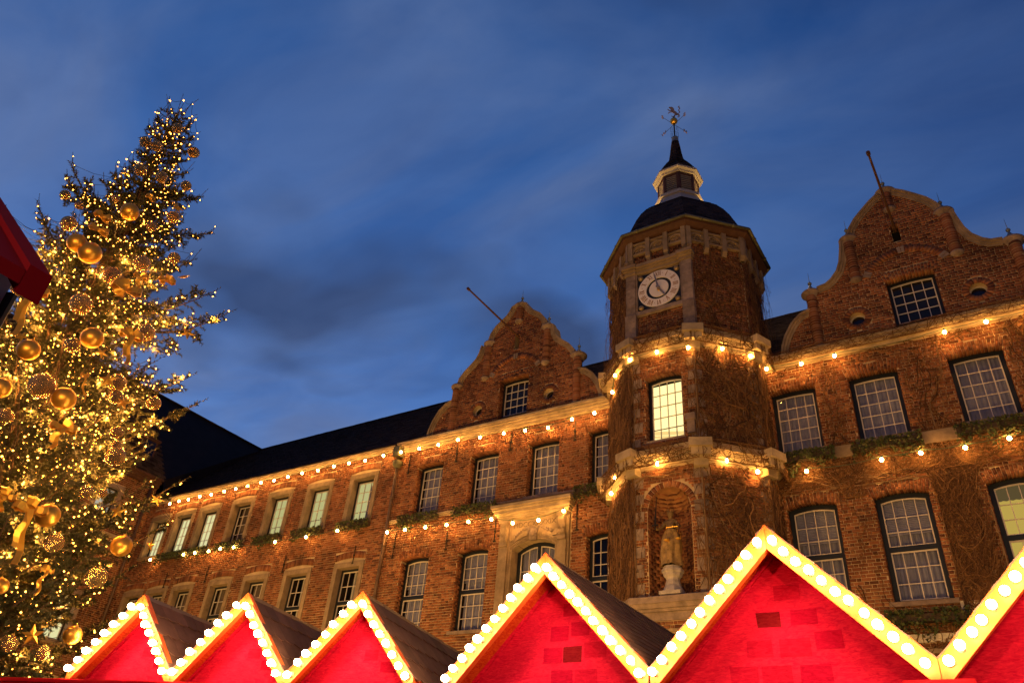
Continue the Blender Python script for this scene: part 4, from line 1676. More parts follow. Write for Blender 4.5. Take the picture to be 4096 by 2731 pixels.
# weathervane
wv = MB()
wv.tube([(TX, TY, 30.5), (TX, TY, 32.15)], .035, 6)
vane = build('weathervane', wv, M_IRON, tw)
tl = Vector((.9436, .331, 0))
tcm = Vector((.331, -.9436, 0))
mb = MB()
mb.sphere((TX, TY, 31.82), .185, 16, 12)
build('gilded_ball', mb, M_GOLD, vane, smooth=True)
mb = MB()
top = Vector((TX, TY, 31.58))
dirs = {'S': (-tl + tcm).normalized(), 'E': (tl + tcm).normalized(), 'N': (tl - tcm).normalized(), 'W': (-tl - tcm).normalized()}
for d in dirs.values():
    mb.tube([top, top + d * .68], .010, 5)
for s in (-1, 1):
    for z0 in (30.62, 31.05):
        q = [top + tl * (s * x) + Vector((0, 0, z0 - 31.58 + z)) for (x, z) in ((.04, 0), (.17, 0), (.17, .34), (.10, .34), (.10, .10))]
        mb.tube(q, .008, 4)
build('compass_arm', mb, M_IRON, vane)
for ch, d in dirs.items():
    ft = bpy.data.curves.new('compass_letter', 'FONT')
    ft.body = ch
    ft.size = .32
    ft.extrude = .012
    ft.align_x = 'CENTER'
    ft.align_y = 'CENTER'
    ft.materials.append(material('letter_metal', (.42, .30, .22), .6))
    o = text_mesh('compass_letter', ft)
    o.parent = vane
    x = d
    p = top + d * .74
    nrm = x.cross(Vector((0, 0, 1)))
    if nrm.dot(tcm) < 0:
        x = -x
        nrm = -nrm
    o.matrix_basis = Matrix(((x.x, 0, nrm.x, p.x), (x.y, 0, nrm.y, p.y), (x.z, 1, nrm.z, p.z), (0, 0, 0, 1)))
# heraldic lion plate: body, legs, mane, tail as one cut sheet
lm = MB()


def plate(pts, wd):
    P = [top + tl * x + Vector((0, 0, z + .52)) for (x, z) in pts]
    wd = [x * .8 for x in wd]
    for a, b, w0, w1 in zip(P[:-1], P[1:], wd[:-1], wd[1:]):
        d = (b - a).normalized()
        s = Vector((0, 0, 1)) * d.dot(tl) - tl * d.z
        q = []
        for nn in (-.012, .012):
            q += [a - s * w0 + tcm * nn, b - s * w1 + tcm * nn, b + s * w1 + tcm * nn, a + s * w0 + tcm * nn]
        lm.hexa(q)


plate([(.18, .18), (.10, .32), (.0, .45), (-.06, .56)], [.07, .09, .10, .09])       # trunk, rearing to the left
plate([(-.02, .56), (-.06, .70), (-.14, .78), (-.20, .76)], [.10, .10, .075, .03])   # mane and head
plate([(-.08, .52), (-.20, .56), (-.26, .66)], [.035, .03, .02])
plate([(-.06, .44), (-.19, .42), (-.25, .34)], [.035, .03, .02])
plate([(.16, .20), (.04, .14), (.05, .02), (-.03, -.01)], [.06, .04, .03, .018])
plate([(.20, .20), (.28, .10), (.26, .0), (.18, -.02)], [.06, .04, .03, .018])
plate([(.22, .22), (.32, .34), (.26, .48), (.33, .62), (.26, .74), (.32, .80)], [.02, .022, .022, .026, .03, .012])
plate([(0, -.12), (-.02, .05), (-.10, .12)], [.02, .02, .015])
build('lion_plate', lm, material('vane_metal', (.42, .30, .24), .6), vane)

# clock
ck = MB()
ck.fbox(FF, -.86, .86, 0, .06, 18.56, 20.28)
clock = build('clock', ck, M_NAVY, tw, label='white clock face with gold numerals on a dark blue panel')
CU, CZ = -.01, 19.43


def ring_plate(mb, r0, r1, n0, n1, seg=48):
    for i in range(seg):
        t0, t1 = 2 * PI * i / seg, 2 * PI * (i + 1) / seg
        q = []
        for nn in (n0, n1):
            q += [FF.p(CU - r * math.cos(t), nn, CZ + r * math.sin(t)) for (r, t) in ((r0, t0), (r0, t1), (r1, t1), (r1, t0))]
        mb.hexa(q)


mb = MB()
ring_plate(mb, .50, .83, .06, .11)
build('dial_ring', mb, M_CLOCK, clock)
mb = MB()
mb.poly([FF.p(CU + .43 * math.cos(2 * PI * i / 40), .10, CZ + .43 * math.sin(2 * PI * i / 40)) for i in range(40)])
mb.lathe((0, 0, 0), [(0, 0)], 3)
mb2 = MB()
ring_plate(mb2, .001, .385, .06, .10, 40)
build('dial_centre', mb2, M_CLOCK, clock)
ROM = ['XII', 'I', 'II', 'III', 'IIII', 'V', 'VI', 'VII', 'VIII', 'IX', 'X', 'XI']


def bar(mb, a, b, wd, n0, n1):
    d = Vector((b[0] - a[0], b[1] - a[1])).normalized()
    s = Vector((-d.y, d.x)) * wd
    q = []
    for nn in (n0, n1):
        q += [FF.p(CU + x, nn, CZ + z) for (x, z) in ((a[0] - s.x, a[1] - s.y), (b[0] - s.x, b[1] - s.y), (b[0] + s.x, b[1] + s.y), (a[0] + s.x, a[1] + s.y))]
    mb.hexa(q)


for k, r in enumerate(ROM):
    mb = MB()
    t = math.radians(90 - 30 * k)
    ur = Vector((math.cos(t), math.sin(t)))
    ut = Vector((ur.y, -ur.x))
    wds = {'I': .055, 'V': .12, 'X': .12}
    tot = sum(wds[c] for c in r)
    x = -tot / 2
    for c in r:
        w_ = wds[c]
        P = lambda dx, rr: tuple(ut * (x + dx) + ur * rr)
        if c == 'I':
            bar(mb, P(w_ / 2, .57), P(w_ / 2, .78), .012, .11, .118)
        elif c == 'V':
            bar(mb, P(w_ / 2, .57), P(.02, .78), .013, .11, .118)
            bar(mb, P(w_ / 2, .57), P(w_ - .015, .78), .008, .11, .1175)
        else:
            bar(mb, P(w_ - .02, .57), P(.02, .78), .013, .11, .118)
            bar(mb, P(.02, .57), P(w_ - .02, .78), .008, .11, .1175)
        x += w_
    build('numeral', mb, M_NUM, clock)
mb = MB()
for k in range(12):
    t = math.radians(75 - 30 * k)
    mb.sphere(FF.p(CU + .68 * math.cos(t), .112, CZ + .68 * math.sin(t)), .014, 6, 4)
build('half_hour_dot', mb, M_NUM, clock)
M_HAND = material('hand_metal', (.30, .26, .24), .4, metal=.5)
for (ang, ln, wd, nm) in ((90 + 12, .80, .032, 'minute_hand'), (90 - 149, .56, .038, 'hour_hand')):
    t = math.radians(ang)
    d = Vector((math.cos(t), math.sin(t)))
    s = Vector((-d.y, d.x))
    mb = MB()
    pts = [(-.12, .02), (0, .03), (.25, wd), (.45 * ln / .6, wd * .8), (ln, .006)]
    off = .15 if nm == 'minute_hand' else .135
    for (a, wa), (b, wb) in zip(pts[:-1], pts[1:]):
        q = []
        for nn in (off, off + .012):
            q += [FF.p(CU + v.x, nn, CZ + v.y) for v in (d * a - s * wa, d * b - s * wb, d * b + s * wb, d * a + s * wa)]
        mb.hexa(q)
    build(nm, mb, M_HAND, clock)
mb = MB()
mb.tube([FF.p(CU, .06, CZ), FF.p(CU, .24, CZ)], .06, 12)
mb.m = 1
mb.tube([FF.p(CU, .05, CZ - .09), FF.p(CU, .16, CZ - .09)], .05, 10)
build('clock_arbor', mb, [M_HAND, M_GOLD], clock)
for (a, b) in ((-.73, 20.13), (.72, 20.13), (-.73, 18.72), (.72, 18.72)):
    mb = MB()
    mb.sphere(FF.p(a, .08, b), .105, 14, 10)
    build('boss', mb, material('boss_gold', (.34, .24, .13), .45, metal=.4), clock, smooth=True)
mb = MB()
mb.fbox(FF, -.93, -.86, 0, .13, 18.5, 20.34)
mb.fbox(FF, .86, .93, 0, .13, 18.5, 20.34)
mb.fbox(FF, -.95, .95, 0, .14, 18.38, 18.55)
build('clock_frame', mb, M_STONE_D, clock)
for s in (-1, 1):
    mb = MB()
    z = 17.25
    for k, hgt in enumerate((.85, .34, .42, .42, .42, .42, .36)):
        ww = .24 if k not in (0, 1) else .27
        mb.fbox(FF, s * 1.13 - ww * .8, s * 1.13 + ww * .8, 0, .16 + (.05 if k < 2 else 0), z, z + hgt - .012)
        z += hgt
    build('clock_pilaster', mb, M_STONE_D, tw)
mb = MB()
for (e, a, b, f) in ((0, 20.36, 20.50, .14), (.02, 20.50, 20.58, .22), (.06, 20.58, 20.72, .30)):
    mb.fbox(FF, -1.3 - e, 1.3 + e, 0, f, a, b)
    for s in (-1, 1):
        mb.fbox(FF, s * 1.13 - .24 - e, s * 1.13 + .24 + e, 0, f + .08, a + .002, b + .004)
build('clock_entablature', mb, M_STONE, tw)
# bracket block right of the lit window
mb = MB()
mb.fbox(FF, .80, 1.06, 0, .16, 13.15, 13.62)
mb.fbox(FF, .76, 1.10, 0, .2, 13.62, 13.85)
build('stone_bracket', mb, M_STONE_D, tw)

# ------------------------------------------------------------------ statue in the niche
st = thing('statue', 'gilded bronze statue with raised sword and scales standing in the tower niche', 'statue', FF.p(.02, -.05, 8.05))
S0 = Vector((0, 0, 0))
pb = MB()
pb.box(-.33, .33, -.33, .33, 0, .10)
oct_prof = [(.34, .10), (.33, .14), (.24, .30), (.20, .46), (.21, .52), (.27, .58), (.29, .66), (.33, .70), (.33, .78), (.28, .80), (.28, .86), (.02, .87)]
base = len(pb.V)
pb.lathe((0, 0, 0), oct_prof, 8, PI / 8, 2 * PI + PI / 8)
pd = build('pedestal', pb, material('pedestal_stone', (.42, .36, .33), .8, noise=(6, .4)), st)
# body: one continuous skin
me = bpy.data.meshes.new('body')
B = [(0, 0, 1.75, .15), (0, 0, 1.95, .13), (0.0, 0, 2.14, .145), (0, 0, 2.28, .13), (0, 0, 2.35, .055), (0, -.015, 2.43, .07), (0, -.02, 2.52, .085), (0, -.01, 2.58, .06),
     (-.16, 0, 2.28, .065), (-.27, -.06, 2.10, .052), (-.38, -.20, 2.0, .042), (-.40, -.26, 2.06, .036),
     (.16, 0, 2.28, .065), (.29, -.05, 2.10, .052), (.30, -.22, 1.98, .042), (.20, -.30, 2.02, .034),
     (-.07, -.02, 1.5, .12), (-.08, -.02, 1.2, .085), (-.08, -.02, .95, .06), (-.09, -.12, .90, .045),
     (.08, -.06, 1.5, .12), (.10, -.12, 1.2, .085), (.11, -.06, .95, .06), (.13, -.17, .90, .045)]
E = [(0, 1), (1, 2), (2, 3), (3, 4), (4, 5), (5, 6), (6, 7), (3, 8), (8, 9), (9, 10), (10, 11), (3, 12), (12, 13), (13, 14), (14, 15), (0, 16), (16, 17), (17, 18), (18, 19), (0, 20), (20, 21), (21, 22), (22, 23)]
me.from_pydata([b[:3] for b in B], E, [])
body = bpy.data.objects.new('body', me)
col.objects.link(body)
body.parent = st
sk = body.modifiers.new('skin', 'SKIN')
for i, b in enumerate(B):
    me.skin_vertices[0].data[i].radius = (b[3], b[3])
me.skin_vertices[0].data[0].use_root = True
body.modifiers.new('sub', 'SUBSURF').levels = 2
body.modifiers['sub'].render_levels = 2
me.materials.append(M_BRONZE)
# draped robe with folds
rbm = MB()
rows = [(.88, .33, .27), (1.0, .30, .25), (1.2, .30, .24), (1.45, .31, .23), (1.68, .28, .20), (1.86, .22, .17), (2.0, .20, .15)]
nseg = 40
base = len(rbm.V)
for (z, rx, ry) in rows:
    for k in range(nseg):
        t = 2 * PI * k / nseg
        fold = 1 + (.15 * math.sin(6 * t + z * 2.6) + .08 * math.sin(11 * t - z * 3.4)) * (1.0 if z < 1.9 else .3)
        rbm.V.append((rx * fold * math.cos(t) + .02 * math.sin(z * 4), ry * fold * math.sin(t) - .03, z + .03 * math.sin(3 * t)))
for i in range(len(rows) - 1):
    for k in range(nseg):
        k2 = (k + 1) % nseg
        rbm.F.append((base + i * nseg + k, base + i * nseg + k2, base + (i + 1) * nseg + k2, base + (i + 1) * nseg + k))
        rbm.M.append(0)
build('robe', rbm, material('robe_gilding', (.40, .25, .08), .45, metal=.2, noise=(6, .6)), st, smooth=True)
hm = MB()
hm.sphere((0, .0, 2.535), .105, 12, 8, .95)
for k in range(7):
    t = 2 * PI * k / 7
    hm.hexa([(x, y, z) for (x, y, z) in [(.09 * math.cos(t - .15), .09 * math.sin(t - .15), 2.6), (.09 * math.cos(t + .15), .09 * math.sin(t + .15), 2.6), (.10 * math.cos(t + .05), .10 * math.sin(t + .05), 2.68), (.10 * math.cos(t - .05), .10 * math.sin(t - .05), 2.68), (.11 * math.cos(t - .15), .11 * math.sin(t - .15), 2.6), (.11 * math.cos(t + .15), .11 * math.sin(t + .15), 2.6), (.115 * math.cos(t + .05), .115 * math.sin(t + .05), 2.68), (.115 * math.cos(t - .05), .115 * math.sin(t - .05), 2.68)]])
build('crowned_hair', hm, M_BRONZE, st)
sm = MB()
sm.hexa([(-.43, -.27, 2.14), (-.37, -.27, 2.14), (-.33, -.25, 3.05), (-.345, -.25, 3.05), (-.43, -.29, 2.14), (-.37, -.29, 2.14), (-.33, -.265, 3.05), (-.345, -.265, 3.05)])
sm.box(-.50, -.30, -.30, -.26, 2.10, 2.14)
sm.tube([(-.40, -.28, 1.98), (-.40, -.28, 2.12)], .02, 6)
build('sword', sm, M_IRON, st)
bl = MB()
bl.tube([(-.02, -.34, 1.98), (.36, -.34, 1.98)], .012, 5)
bl.tube([(.18, -.32, 2.04), (.18, -.34, 1.97)], .012, 5)
for x in (-.02, .36):
    for s in (-.08, .08):
        bl.tube([(x, -.34, 1.98), (x + s, -.34, 1.60)], .004, 3)
    bl.lathe((x, -.34, 1.57), [(.01, -.02), (.07, 0), (.095, .03), (.09, .032), (.01, .0)], 12)
build('scales', bl, M_GOLD, st)
for ch in (pd,):
    pass

# ================================================================== creeper


def strands(frs, n, steps, zr, ur, width, seed, hfun=None, nmax=.06, vert=.8, stepl=.17, hole=None):
    rs = np.random.default_rng(seed)
    out_V, out_F, off = [], [], 0
    for fi, fr in enumerate(frs):
        u = rs.uniform(ur[0], ur[1], n)
        z = zr[0] + (zr[1] - zr[0]) * rs.random(n)
        if hfun is not None:
            keep = np.array([rs.random() < hfun(a, b) for a, b in zip(u, z)])
            u, z = u[keep], z[keep]
        m = len(u)
        ang = np.where(rs.random(m) < vert, rs.normal(-PI / 2, .35, m), rs.uniform(0, 2 * PI, m))
        nn = .028 + rs.random(m) * nmax
        P = np.zeros((m, steps, 3))
        for k in range(steps):
            P[:, k, 0], P[:, k, 1], P[:, k, 2] = u, nn, z
            ang = ang + rs.normal(0, .38, m)
            u = u + np.cos(ang) * stepl
            z = z + np.sin(ang) * stepl
            nn = np.clip(nn + rs.normal(0, .012, m), .024, nmax + .03)
            u = np.clip(u, ur[0], ur[1])
            z = np.clip(z, zr[0], zr[1])
        if hole is not None:
            for (a, b, c, d) in hole:
                bad = ((P[:, :, 0] > a) & (P[:, :, 0] < b) & (P[:, :, 2] > c) & (P[:, :, 2] < d)).any(1)
                P = P[~bad]
        m = len(P)
        if m == 0:
            continue
        wd = width * rs.uniform(.5, 1.4, m)
        d = np.diff(P, axis=1)
        d = np.concatenate([d, d[:, -1:]], 1)
        ln = np.maximum(np.hypot(d[:, :, 0], d[:, :, 2]), 1e-5)
        su, sz = -d[:, :, 2] / ln, d[:, :, 0] / ln
        tp = np.linspace(1, .35, steps)[None] * wd[:, None]
        r = [fr.np(P[:, :, 0] + su * tp, P[:, :, 1], P[:, :, 2] + sz * tp), fr.np(P[:, :, 0] - su * tp, P[:, :, 1], P[:, :, 2] - sz * tp), fr.np(P[:, :, 0], P[:, :, 1] + tp * 1.3, P[:, :, 2])]
        V = np.stack(r, 2)      # m, steps, 3, 3
        idx = np.arange(m * steps * 3).reshape(m, steps, 3)
        f = []
        for a, b in ((0, 2), (2, 1)):
            f.append(np.stack([idx[:, :-1, a], idx[:, :-1, b], idx[:, 1:, b], idx[:, 1:, a]], -1).reshape(-1, 4))
        out_V.append(V.reshape(-1, 3))
        out_F.append(np.concatenate(f) + off)
        off += m * steps * 3
    return np.concatenate(out_V), np.concatenate(out_F)


def creeper(name, label, loc, layers, stems):
    t = thing(name, label, 'creeper', loc, 0, world=True)
    V, F, o = [], [], 0
    for (v, f) in layers:
        V.append(v)
        F.append(f + o)
        o += len(v)
    ob = link_mesh('twigs', np_mesh('twigs', np.concatenate(V), np.concatenate(F)), M_VINE, t)
    ob['kind'] = 'stuff'
    for fr, pts, r in stems:
        if fr is FACES[-90] and any(-.82 < u < .80 and 13.0 < z < 16.0 or -.8 < u < .82 and 8 < z < 11.6 for u, z in pts):
            continue
        if fr is FAC and any(abs(u - c) < .80 and a < z < b for (u, z) in pts for (cs, a, b) in ((GE3, 13.1, 15.8), (GE2, 8.0, 11.5)) for c in cs):
            continue
        mb = MB()
        mb.tube([fr.p(u, .05, z) for (u, z) in pts], np.linspace(r, r * .4, len(pts)).tolist(), 6)
        build('stem', mb, M_VINE_L, t, smooth=True)
    return t


def walk(rs, u, z, ang, n, st=.25, wob=.25, lim=None, bias=0):
    pts = [(u, z)]
    for i in range(n):
        ang += rs.gauss(0, wob) + bias
        u += math.cos(ang) * st
        z += math.sin(ang) * st
        if lim:
            u = min(max(u, lim[0]), lim[1])
            z = min(max(z, lim[2]), lim[3])
        pts.append((u, z))
    return pts


rs = random.Random(11)
TF = [FACES[a] for a in (-180, -135, -45, 0)]
fh = [(WU - .80, WU + .80, 13.0, 16.1), (-.95, .95, 17.9, 20.8), (-.75, .78, 7.6, 11.6)]
lay = []
def clump(u, z):
    v = math.sin(u * 5.1 + z * 1.3) + math.sin(u * 2.3 - z * 3.7 + 1) + math.sin(z * 6.1 + u * 3.3) * .8 + math.sin(u * 11 + z * 9) * .6
    return .12 + .88 / (1 + math.exp(-2.2 * v))


for (z0, z1, d) in ((7.9, 12.2, .85), (12.9, 16.9, .85), (17.2, 21.6, .38)):
    lay.append(strands(TF, int(430 * d), 8, (z0, z1), (-HW, HW), .013, 100 + int(z0), vert=.7, hfun=clump, nmax=.08, stepl=.12))
    lay.append(strands(TF, int(150 * d), 14, (z0, z1), (-HW, HW), .020, 120 + int(z0), vert=.7, nmax=.10))
    lay.append(strands([FACES[-180], FACES[-135]], int(520 * d), 14, (z0, z1), (-HW, HW), .014, 140 + int(z0), vert=.95, nmax=.14, hfun=clump))
    lay.append(strands([FF], int(620 * d), 10, (z0, z1), (-HW, HW), .009, 200 + int(z0), hole=fh, vert=.6))
# dry leaf litter caught in the creeper: short stubby pieces
lay.append(strands(TF, 1300, 3, (8.0, 21.4), (-HW, HW), .030, 300, vert=.2, stepl=.05, hfun=clump))
# tangles on the two cornices
CF = [Fr(TX + (3.36 * math.cos(PI / 8)) * math.cos(math.radians(a)), TY + (3.36 * math.cos(PI / 8)) * math.sin(math.radians(a)), a) for a in (-180, -135, -90, -45, 0)]
lay.append(strands(CF, 120, 10, (16.5, 17.2), (-1.25, 1.25), .010, 310, vert=.3))
lay.append(strands(CF, 130, 10, (12.1, 12.8), (-1.25, 1.25), .010, 311, vert=.3))
# loose hanging ends at the silhouette
lay.append(strands([FACES[-135], FACES[-180], FACES[0]], 150, 9, (17.4, 21.8), (-HW, HW), .006, 320, vert=1.0, nmax=.42))
stems = []
for a, n in ((-45, 16), (-135, 9), (0, 9), (-90, 6)):
    fr = FACES[a]
    for i in range(n):
        lim = (-HW, HW, 7.9, 12.3) if i % 2 else (-HW, HW, 12.9, 16.6)
        stems.append((fr, walk(rs, rs.uniform(-.9, .9) if a != -90 else rs.choice([-1.0, .95]), lim[2], PI / 2 + rs.uniform(-.3, .3), 18, .25, .22, lim), rs.uniform(.016, .036)))
stems.append((FF, [(-1.1, 11.75), (-.7, 11.95), (-.2, 11.82), (.2, 11.9), (.55, 11.78)], .03))
stems.append((FF, [(-1.15, 12.5), (-.8, 12.6), (-.3, 12.45), (.3, 12.5)], .04))
stems.append((FACES[-45], [(-.9, 17.3), (-.5, 18.2), (-.1, 18.7), (.0, 19.3), (.5, 19.6), (.9, 19.7)], .03))
creeper('climbing_creeper', 'dense leafless brown creeper covering the octagonal clock tower', (TX, TY - 3, 0), lay, stems)

eh = [(u - .84, u + .84, 13.1, 16.05) for u in GE3] + [(u - .84, u + .84, 8.0, 11.75) for u in GE2]
lay = []


def dens(u, z):
    d = .45 + .4 * math.sin(u * 1.7 + .6) * math.sin(z * .9 + u)
    if z > 11.3 and z < 13.2:
        d += .35
    if -1.1 < u < .2 and z < 12:
        d += .5
    if z > 16.3:
        d += .2
    return d


lay.append(strands([FAC], 6800, 10, (6.0, 16.6), (-5.9, 3.6), .013, 401, hfun=dens, hole=eh, vert=.45))
lay.append(strands([FAC], 1100, 12, (11.4, 13.2), (-5.9, 3.6), .014, 402, hole=eh, vert=.15))
lay.append(strands([FAC], 700, 10, (7.6, 11.9), (-1.15, .15), .012, 403, hole=eh, vert=.35, nmax=.10))
lay.append(strands([Fr(0, 23.7, -90)], 330, 10, (16.55, 17.0), (-5.6, 3.6), .008, 404, vert=.1))
lay.append(strands([FAC], 2200, 3, (6.5, 16.4), (-5.9, 3.6), .026, 405, hfun=dens, hole=eh, vert=.2, stepl=.05))
stems = []
for i in range(9):
    stems.append((FAC, walk(rs, rs.uniform(-5.4, -3.0), 12.0 + rs.uniform(-.4, .4), rs.uniform(-.15, .15), 18, .28, .25, (-5.8, 3.6, 11.75, 12.6)), rs.uniform(.018, .032)))
for i in range(9):
    stems.append((FAC, walk(rs, rs.uniform(-1.1, .1), 7.6, PI / 2 + rs.uniform(-.2, .2), 17, .25, .3, (-1.15, .1, 7.5, 11.7)), rs.uniform(.018, .034)))
for i in range(4):
    stems.append((FAC, walk(rs, rs.choice([-5.7, -3.4, -.6]), 12.6, PI / 2, 15, .26, .2, (-5.85, 3, 12.6, 16.3)), .026))
creeper('climbing_creeper', 'patchy leafless creeper spreading over the gabled house right of the tower', (-1, 23.9, 0), lay, stems)

# ================================================================== festoon strings
BULB = None


def festoon_bulb():
    global BULB
    if BULB is None:
        mb = MB()
        mb.lathe((0, 0, 0), [(.001, -.062), (.034, -.052), (.054, -.024), (.056, .004), (.042, .036), (.024, .056)], 10)
        mb.m = 1
        mb.lathe((0, 0, 0), [(.026, .05), (.028, .115), (.012, .125)], 8)
        BULB = bpy.data.meshes.new('bulb')
        BULB.from_pydata(mb.V, [], mb.F)
        BULB.polygons.foreach_set('material_index', mb.M)
        BULB.polygons.foreach_set('use_smooth', [True] * len(mb.F))
        BULB.materials.append(E_FEST)
        BULB.materials.append(M_BLACKPL)
    return BULB


def festoon(label, pts):
    t = thing('string_lights', label, 'string lights', pts[0], 0, 'warm bulb strings along the facade', world=True)
    mb = MB()
    P = [Vector(p) + Vector((0, 0, .115)) for p in pts]
    line = []
    for a, b in zip(P[:-1], P[1:]):
        L_ = (b - a).length
        for k in range(5):
            q = a.lerp(b, k / 5)
            q.z -= 4 * (k / 5) * (1 - k / 5) * min(.12, L_ * .05)
            line.append(q)
    line.append(P[-1])
    mb.tube(line, .011, 4)
    build('cable', mb, M_CABLE, t)
    for p in pts:
        o = bpy.data.objects.new('bulb', festoon_bulb())
        o.parent = t
        o.location = Vector(p) - t.location
        o.rotation_euler = (random.gauss(0, .12), random.gauss(0, .12), 0)
        col.objects.link(o)
    return t


def on_plane(lst, y):
    k = y / 24.0
    return [(x * k, y, (z - 1.6) * k + 1.6) for (x, z) in lst]


festoon('row of warm bulbs under the eave of the long plain wing', on_plane([(-40.13, 16.62), (-39.3, 16.66), (-38.43, 16.63), (-37.44, 16.66), (-36.43, 16.62), (-35.33, 16.64), (-34.38, 16.63), (-33.42, 16.64), (-32.39, 16.68), (-31.35, 16.62), (-30.32, 16.65), (-29.28, 16.68), (-28.16, 16.64), (-27.05, 16.67), (-26.02, 16.65), (-24.95, 16.60), (-23.79, 16.64), (-22.70, 16.62)], 23.55))
festoon('sagging row of warm bulbs under the left gable, ending at the tower', on_plane([(-21.60, 16.59), (-20.48, 16.56), (-19.37, 16.60), (-18.15, 16.47), (-16.90, 16.41), (-15.80, 16.32), (-14.67, 16.21), (-13.54, 16.36), (-12.51, 16.42)], 23.6))
festoon('ring of warm bulbs below the upper cornice of the clock tower', [(-10.84, 22.21, 16.04), (-10.62, 21.99, 16.6), (-9.56, 21.0, 16.43), (-8.52, 21.0, 16.47), (-7.37, 21.0, 16.33), (-6.42, 21.76, 16.47), (-5.68, 22.5, 16.4)])
festoon('row of warm bulbs along the eave right of the tower', on_plane([(-5.54, 16.68), (-4.33, 16.57), (-3.20, 16.59), (.21, 16.56), (1.4, 16.6), (2.6, 16.55)], 23.55))
festoon('lower ring of warm bulbs above the statue niche of the tower', [(-10.9, 22.27, 12.03), (-10.61, 21.96, 12.44), (-9.88, 21.23, 12.5), (-8.64, 21.0, 12.2), (-7.44, 21.0, 12.35), (-6.56, 21.62, 12.2), (-5.84, 22.35, 12.0)])
festoon('lower string of bulbs among the ivy boxes right of the tower', [(-4.61, 23.55, 12.31), (-2.38, 23.55, 12.30), (-1.29, 23.55, 12.32), (-.12, 23.55, 12.27), (1.01, 23.55, 12.35), (2.2, 23.55, 12.3)])
festoon('lower string of bulbs across the stone portal with carved date', [(-13.42, 23.4, 12.17), (-14.53, 23.45, 11.98), (-15.69, 23.45, 12.02), (-16.76, 23.5, 12.33), (-17.89, 23.5, 12.38), (-18.99, 23.5, 12.39), (-20.11, 23.5, 12.44), (-21.22, 23.5, 12.47), (-22.32, 23.6, 12.53)])
festoon('lower string of bulbs under the window boxes of the long wing', [(-25.3, 23.5, 12.95), (-27.3, 23.5, 12.89), (-29.4, 23.5, 12.91), (-32.5, 23.55, 13.02), (-33.54, 23.55, 13.06), (-34.45, 23.55, 13.04), (-35.57, 23.55, 13.07), (-36.5, 23.55, 13.09), (-39.4, 23.55, 13.12)])

# ================================================================== market stalls
BULB2 = None


def stall_bulb():
    global BULB2
    if BULB2 is None:
        mb = MB()
        # axis along -y (outward)
        prof = [(.024, .0), (.031, .010), (.040, .032), (.039, .054), (.031, .074), (.015, .085), (.001, .087)]
        seg = 14
        base = len(mb.V)
        for (r, h) in prof:
            for k in range(seg):
                t = 2 * PI * k / seg
                mb.V.append((r * math.cos(t), -h - .045, r * math.sin(t)))
        for i in range(len(prof) - 1):
            for k in range(seg):
                k2 = (k + 1) % seg
                mb.F.append((base + i * seg + k, base + i * seg + k2, base + (i + 1) * seg + k2, base + (i + 1) * seg + k))
                mb.M.append(0)
        mb.m = 1
        base = len(mb.V)
        for (r, h) in [(.036, 0), (.034, .030), (.026, .050)]:
            for k in range(seg):
                t = 2 * PI * k / seg
                mb.V.append((r * math.cos(t), -h, r * math.sin(t)))
        for i in range(2):
            for k in range(seg):
                k2 = (k + 1) % seg
                mb.F.append((base + i * seg + k, base + i * seg + k2, base + (i + 1) * seg + k2, base + (i + 1) * seg + k))
                mb.M.append(1)
        BULB2 = bpy.data.meshes.new('bulb')
        BULB2.from_pydata(mb.V, [], mb.F)
        BULB2.polygons.foreach_set('material_index', mb.M)
        BULB2.polygons.foreach_set('use_smooth', [True] * len(mb.F))
        BULB2.materials.append(E_STALL)
        BULB2.materials.append(M_SOCKET)
    return BULB2


def osb_material(name, color, patch=False):
    m = bpy.data.materials.new(name)
    m.use_nodes = True
    t = m.node_tree
    n, l = t.nodes, t.links
    b = n['Principled BSDF']
    b.inputs['Roughness'].default_value = .75
    b.inputs['Specular IOR Level'].default_value = .04
    tcn = n.new('ShaderNodeTexCoord')
    mp_ = n.new('ShaderNodeMapping')
    mp_.inputs['Scale'].default_value = (6, 6, 22)
    mp_.inputs['Rotation'].default_value = (0, .5, .3)
    l.new(tcn.outputs['Object'], mp_.inputs[0])
    v = n.new('ShaderNodeTexNoise')
    v.inputs['Scale'].default_value = 1.6
    v.inputs['Detail'].default_value = 4
    v.inputs['Roughness'].default_value = .7
    v.inputs['Distortion'].default_value = 1.6
    l.new(mp_.outputs[0], v.inputs['Vector'])
    rp = n.new('ShaderNodeValToRGB')
    rp.color_ramp.elements[0].position = .36
    rp.color_ramp.elements[1].position = .62
    rp.color_ramp.elements[0].color = (color[0] * .70, color[1] * .30, color[2] * .7, 1)
    rp.color_ramp.elements[1].color = (color[0], color[1] * 1.9, color[2] * 1.15, 1)
    l.new(v.outputs[0], rp.inputs[0])
    l.new(rp.outputs[0], b.inputs['Base Color'])
    bp = n.new('ShaderNodeBump')
    bp.inputs['Strength'].default_value = .35
    bp.inputs['Distance'].default_value = .01
    l.new(v.outputs[0], bp.inputs['Height'])
    l.new(bp.outputs[0], b.inputs['Normal'])
    return m


M_PANEL = osb_material('red_board', (.74, .0085, .055))
M_SOFFIT = osb_material('red_osb', (.68, .045, .016))
M_BOARD = material('bulb_board_red', (.72, .11, .018), .5, noise=(8, .12))
M_PATCH = [osb_material('faded_patch', (.50, .002, .034)), osb_material('dark_patch', (.22, .004, .012)), osb_material('pale_patch', (.56, .004, .036))]


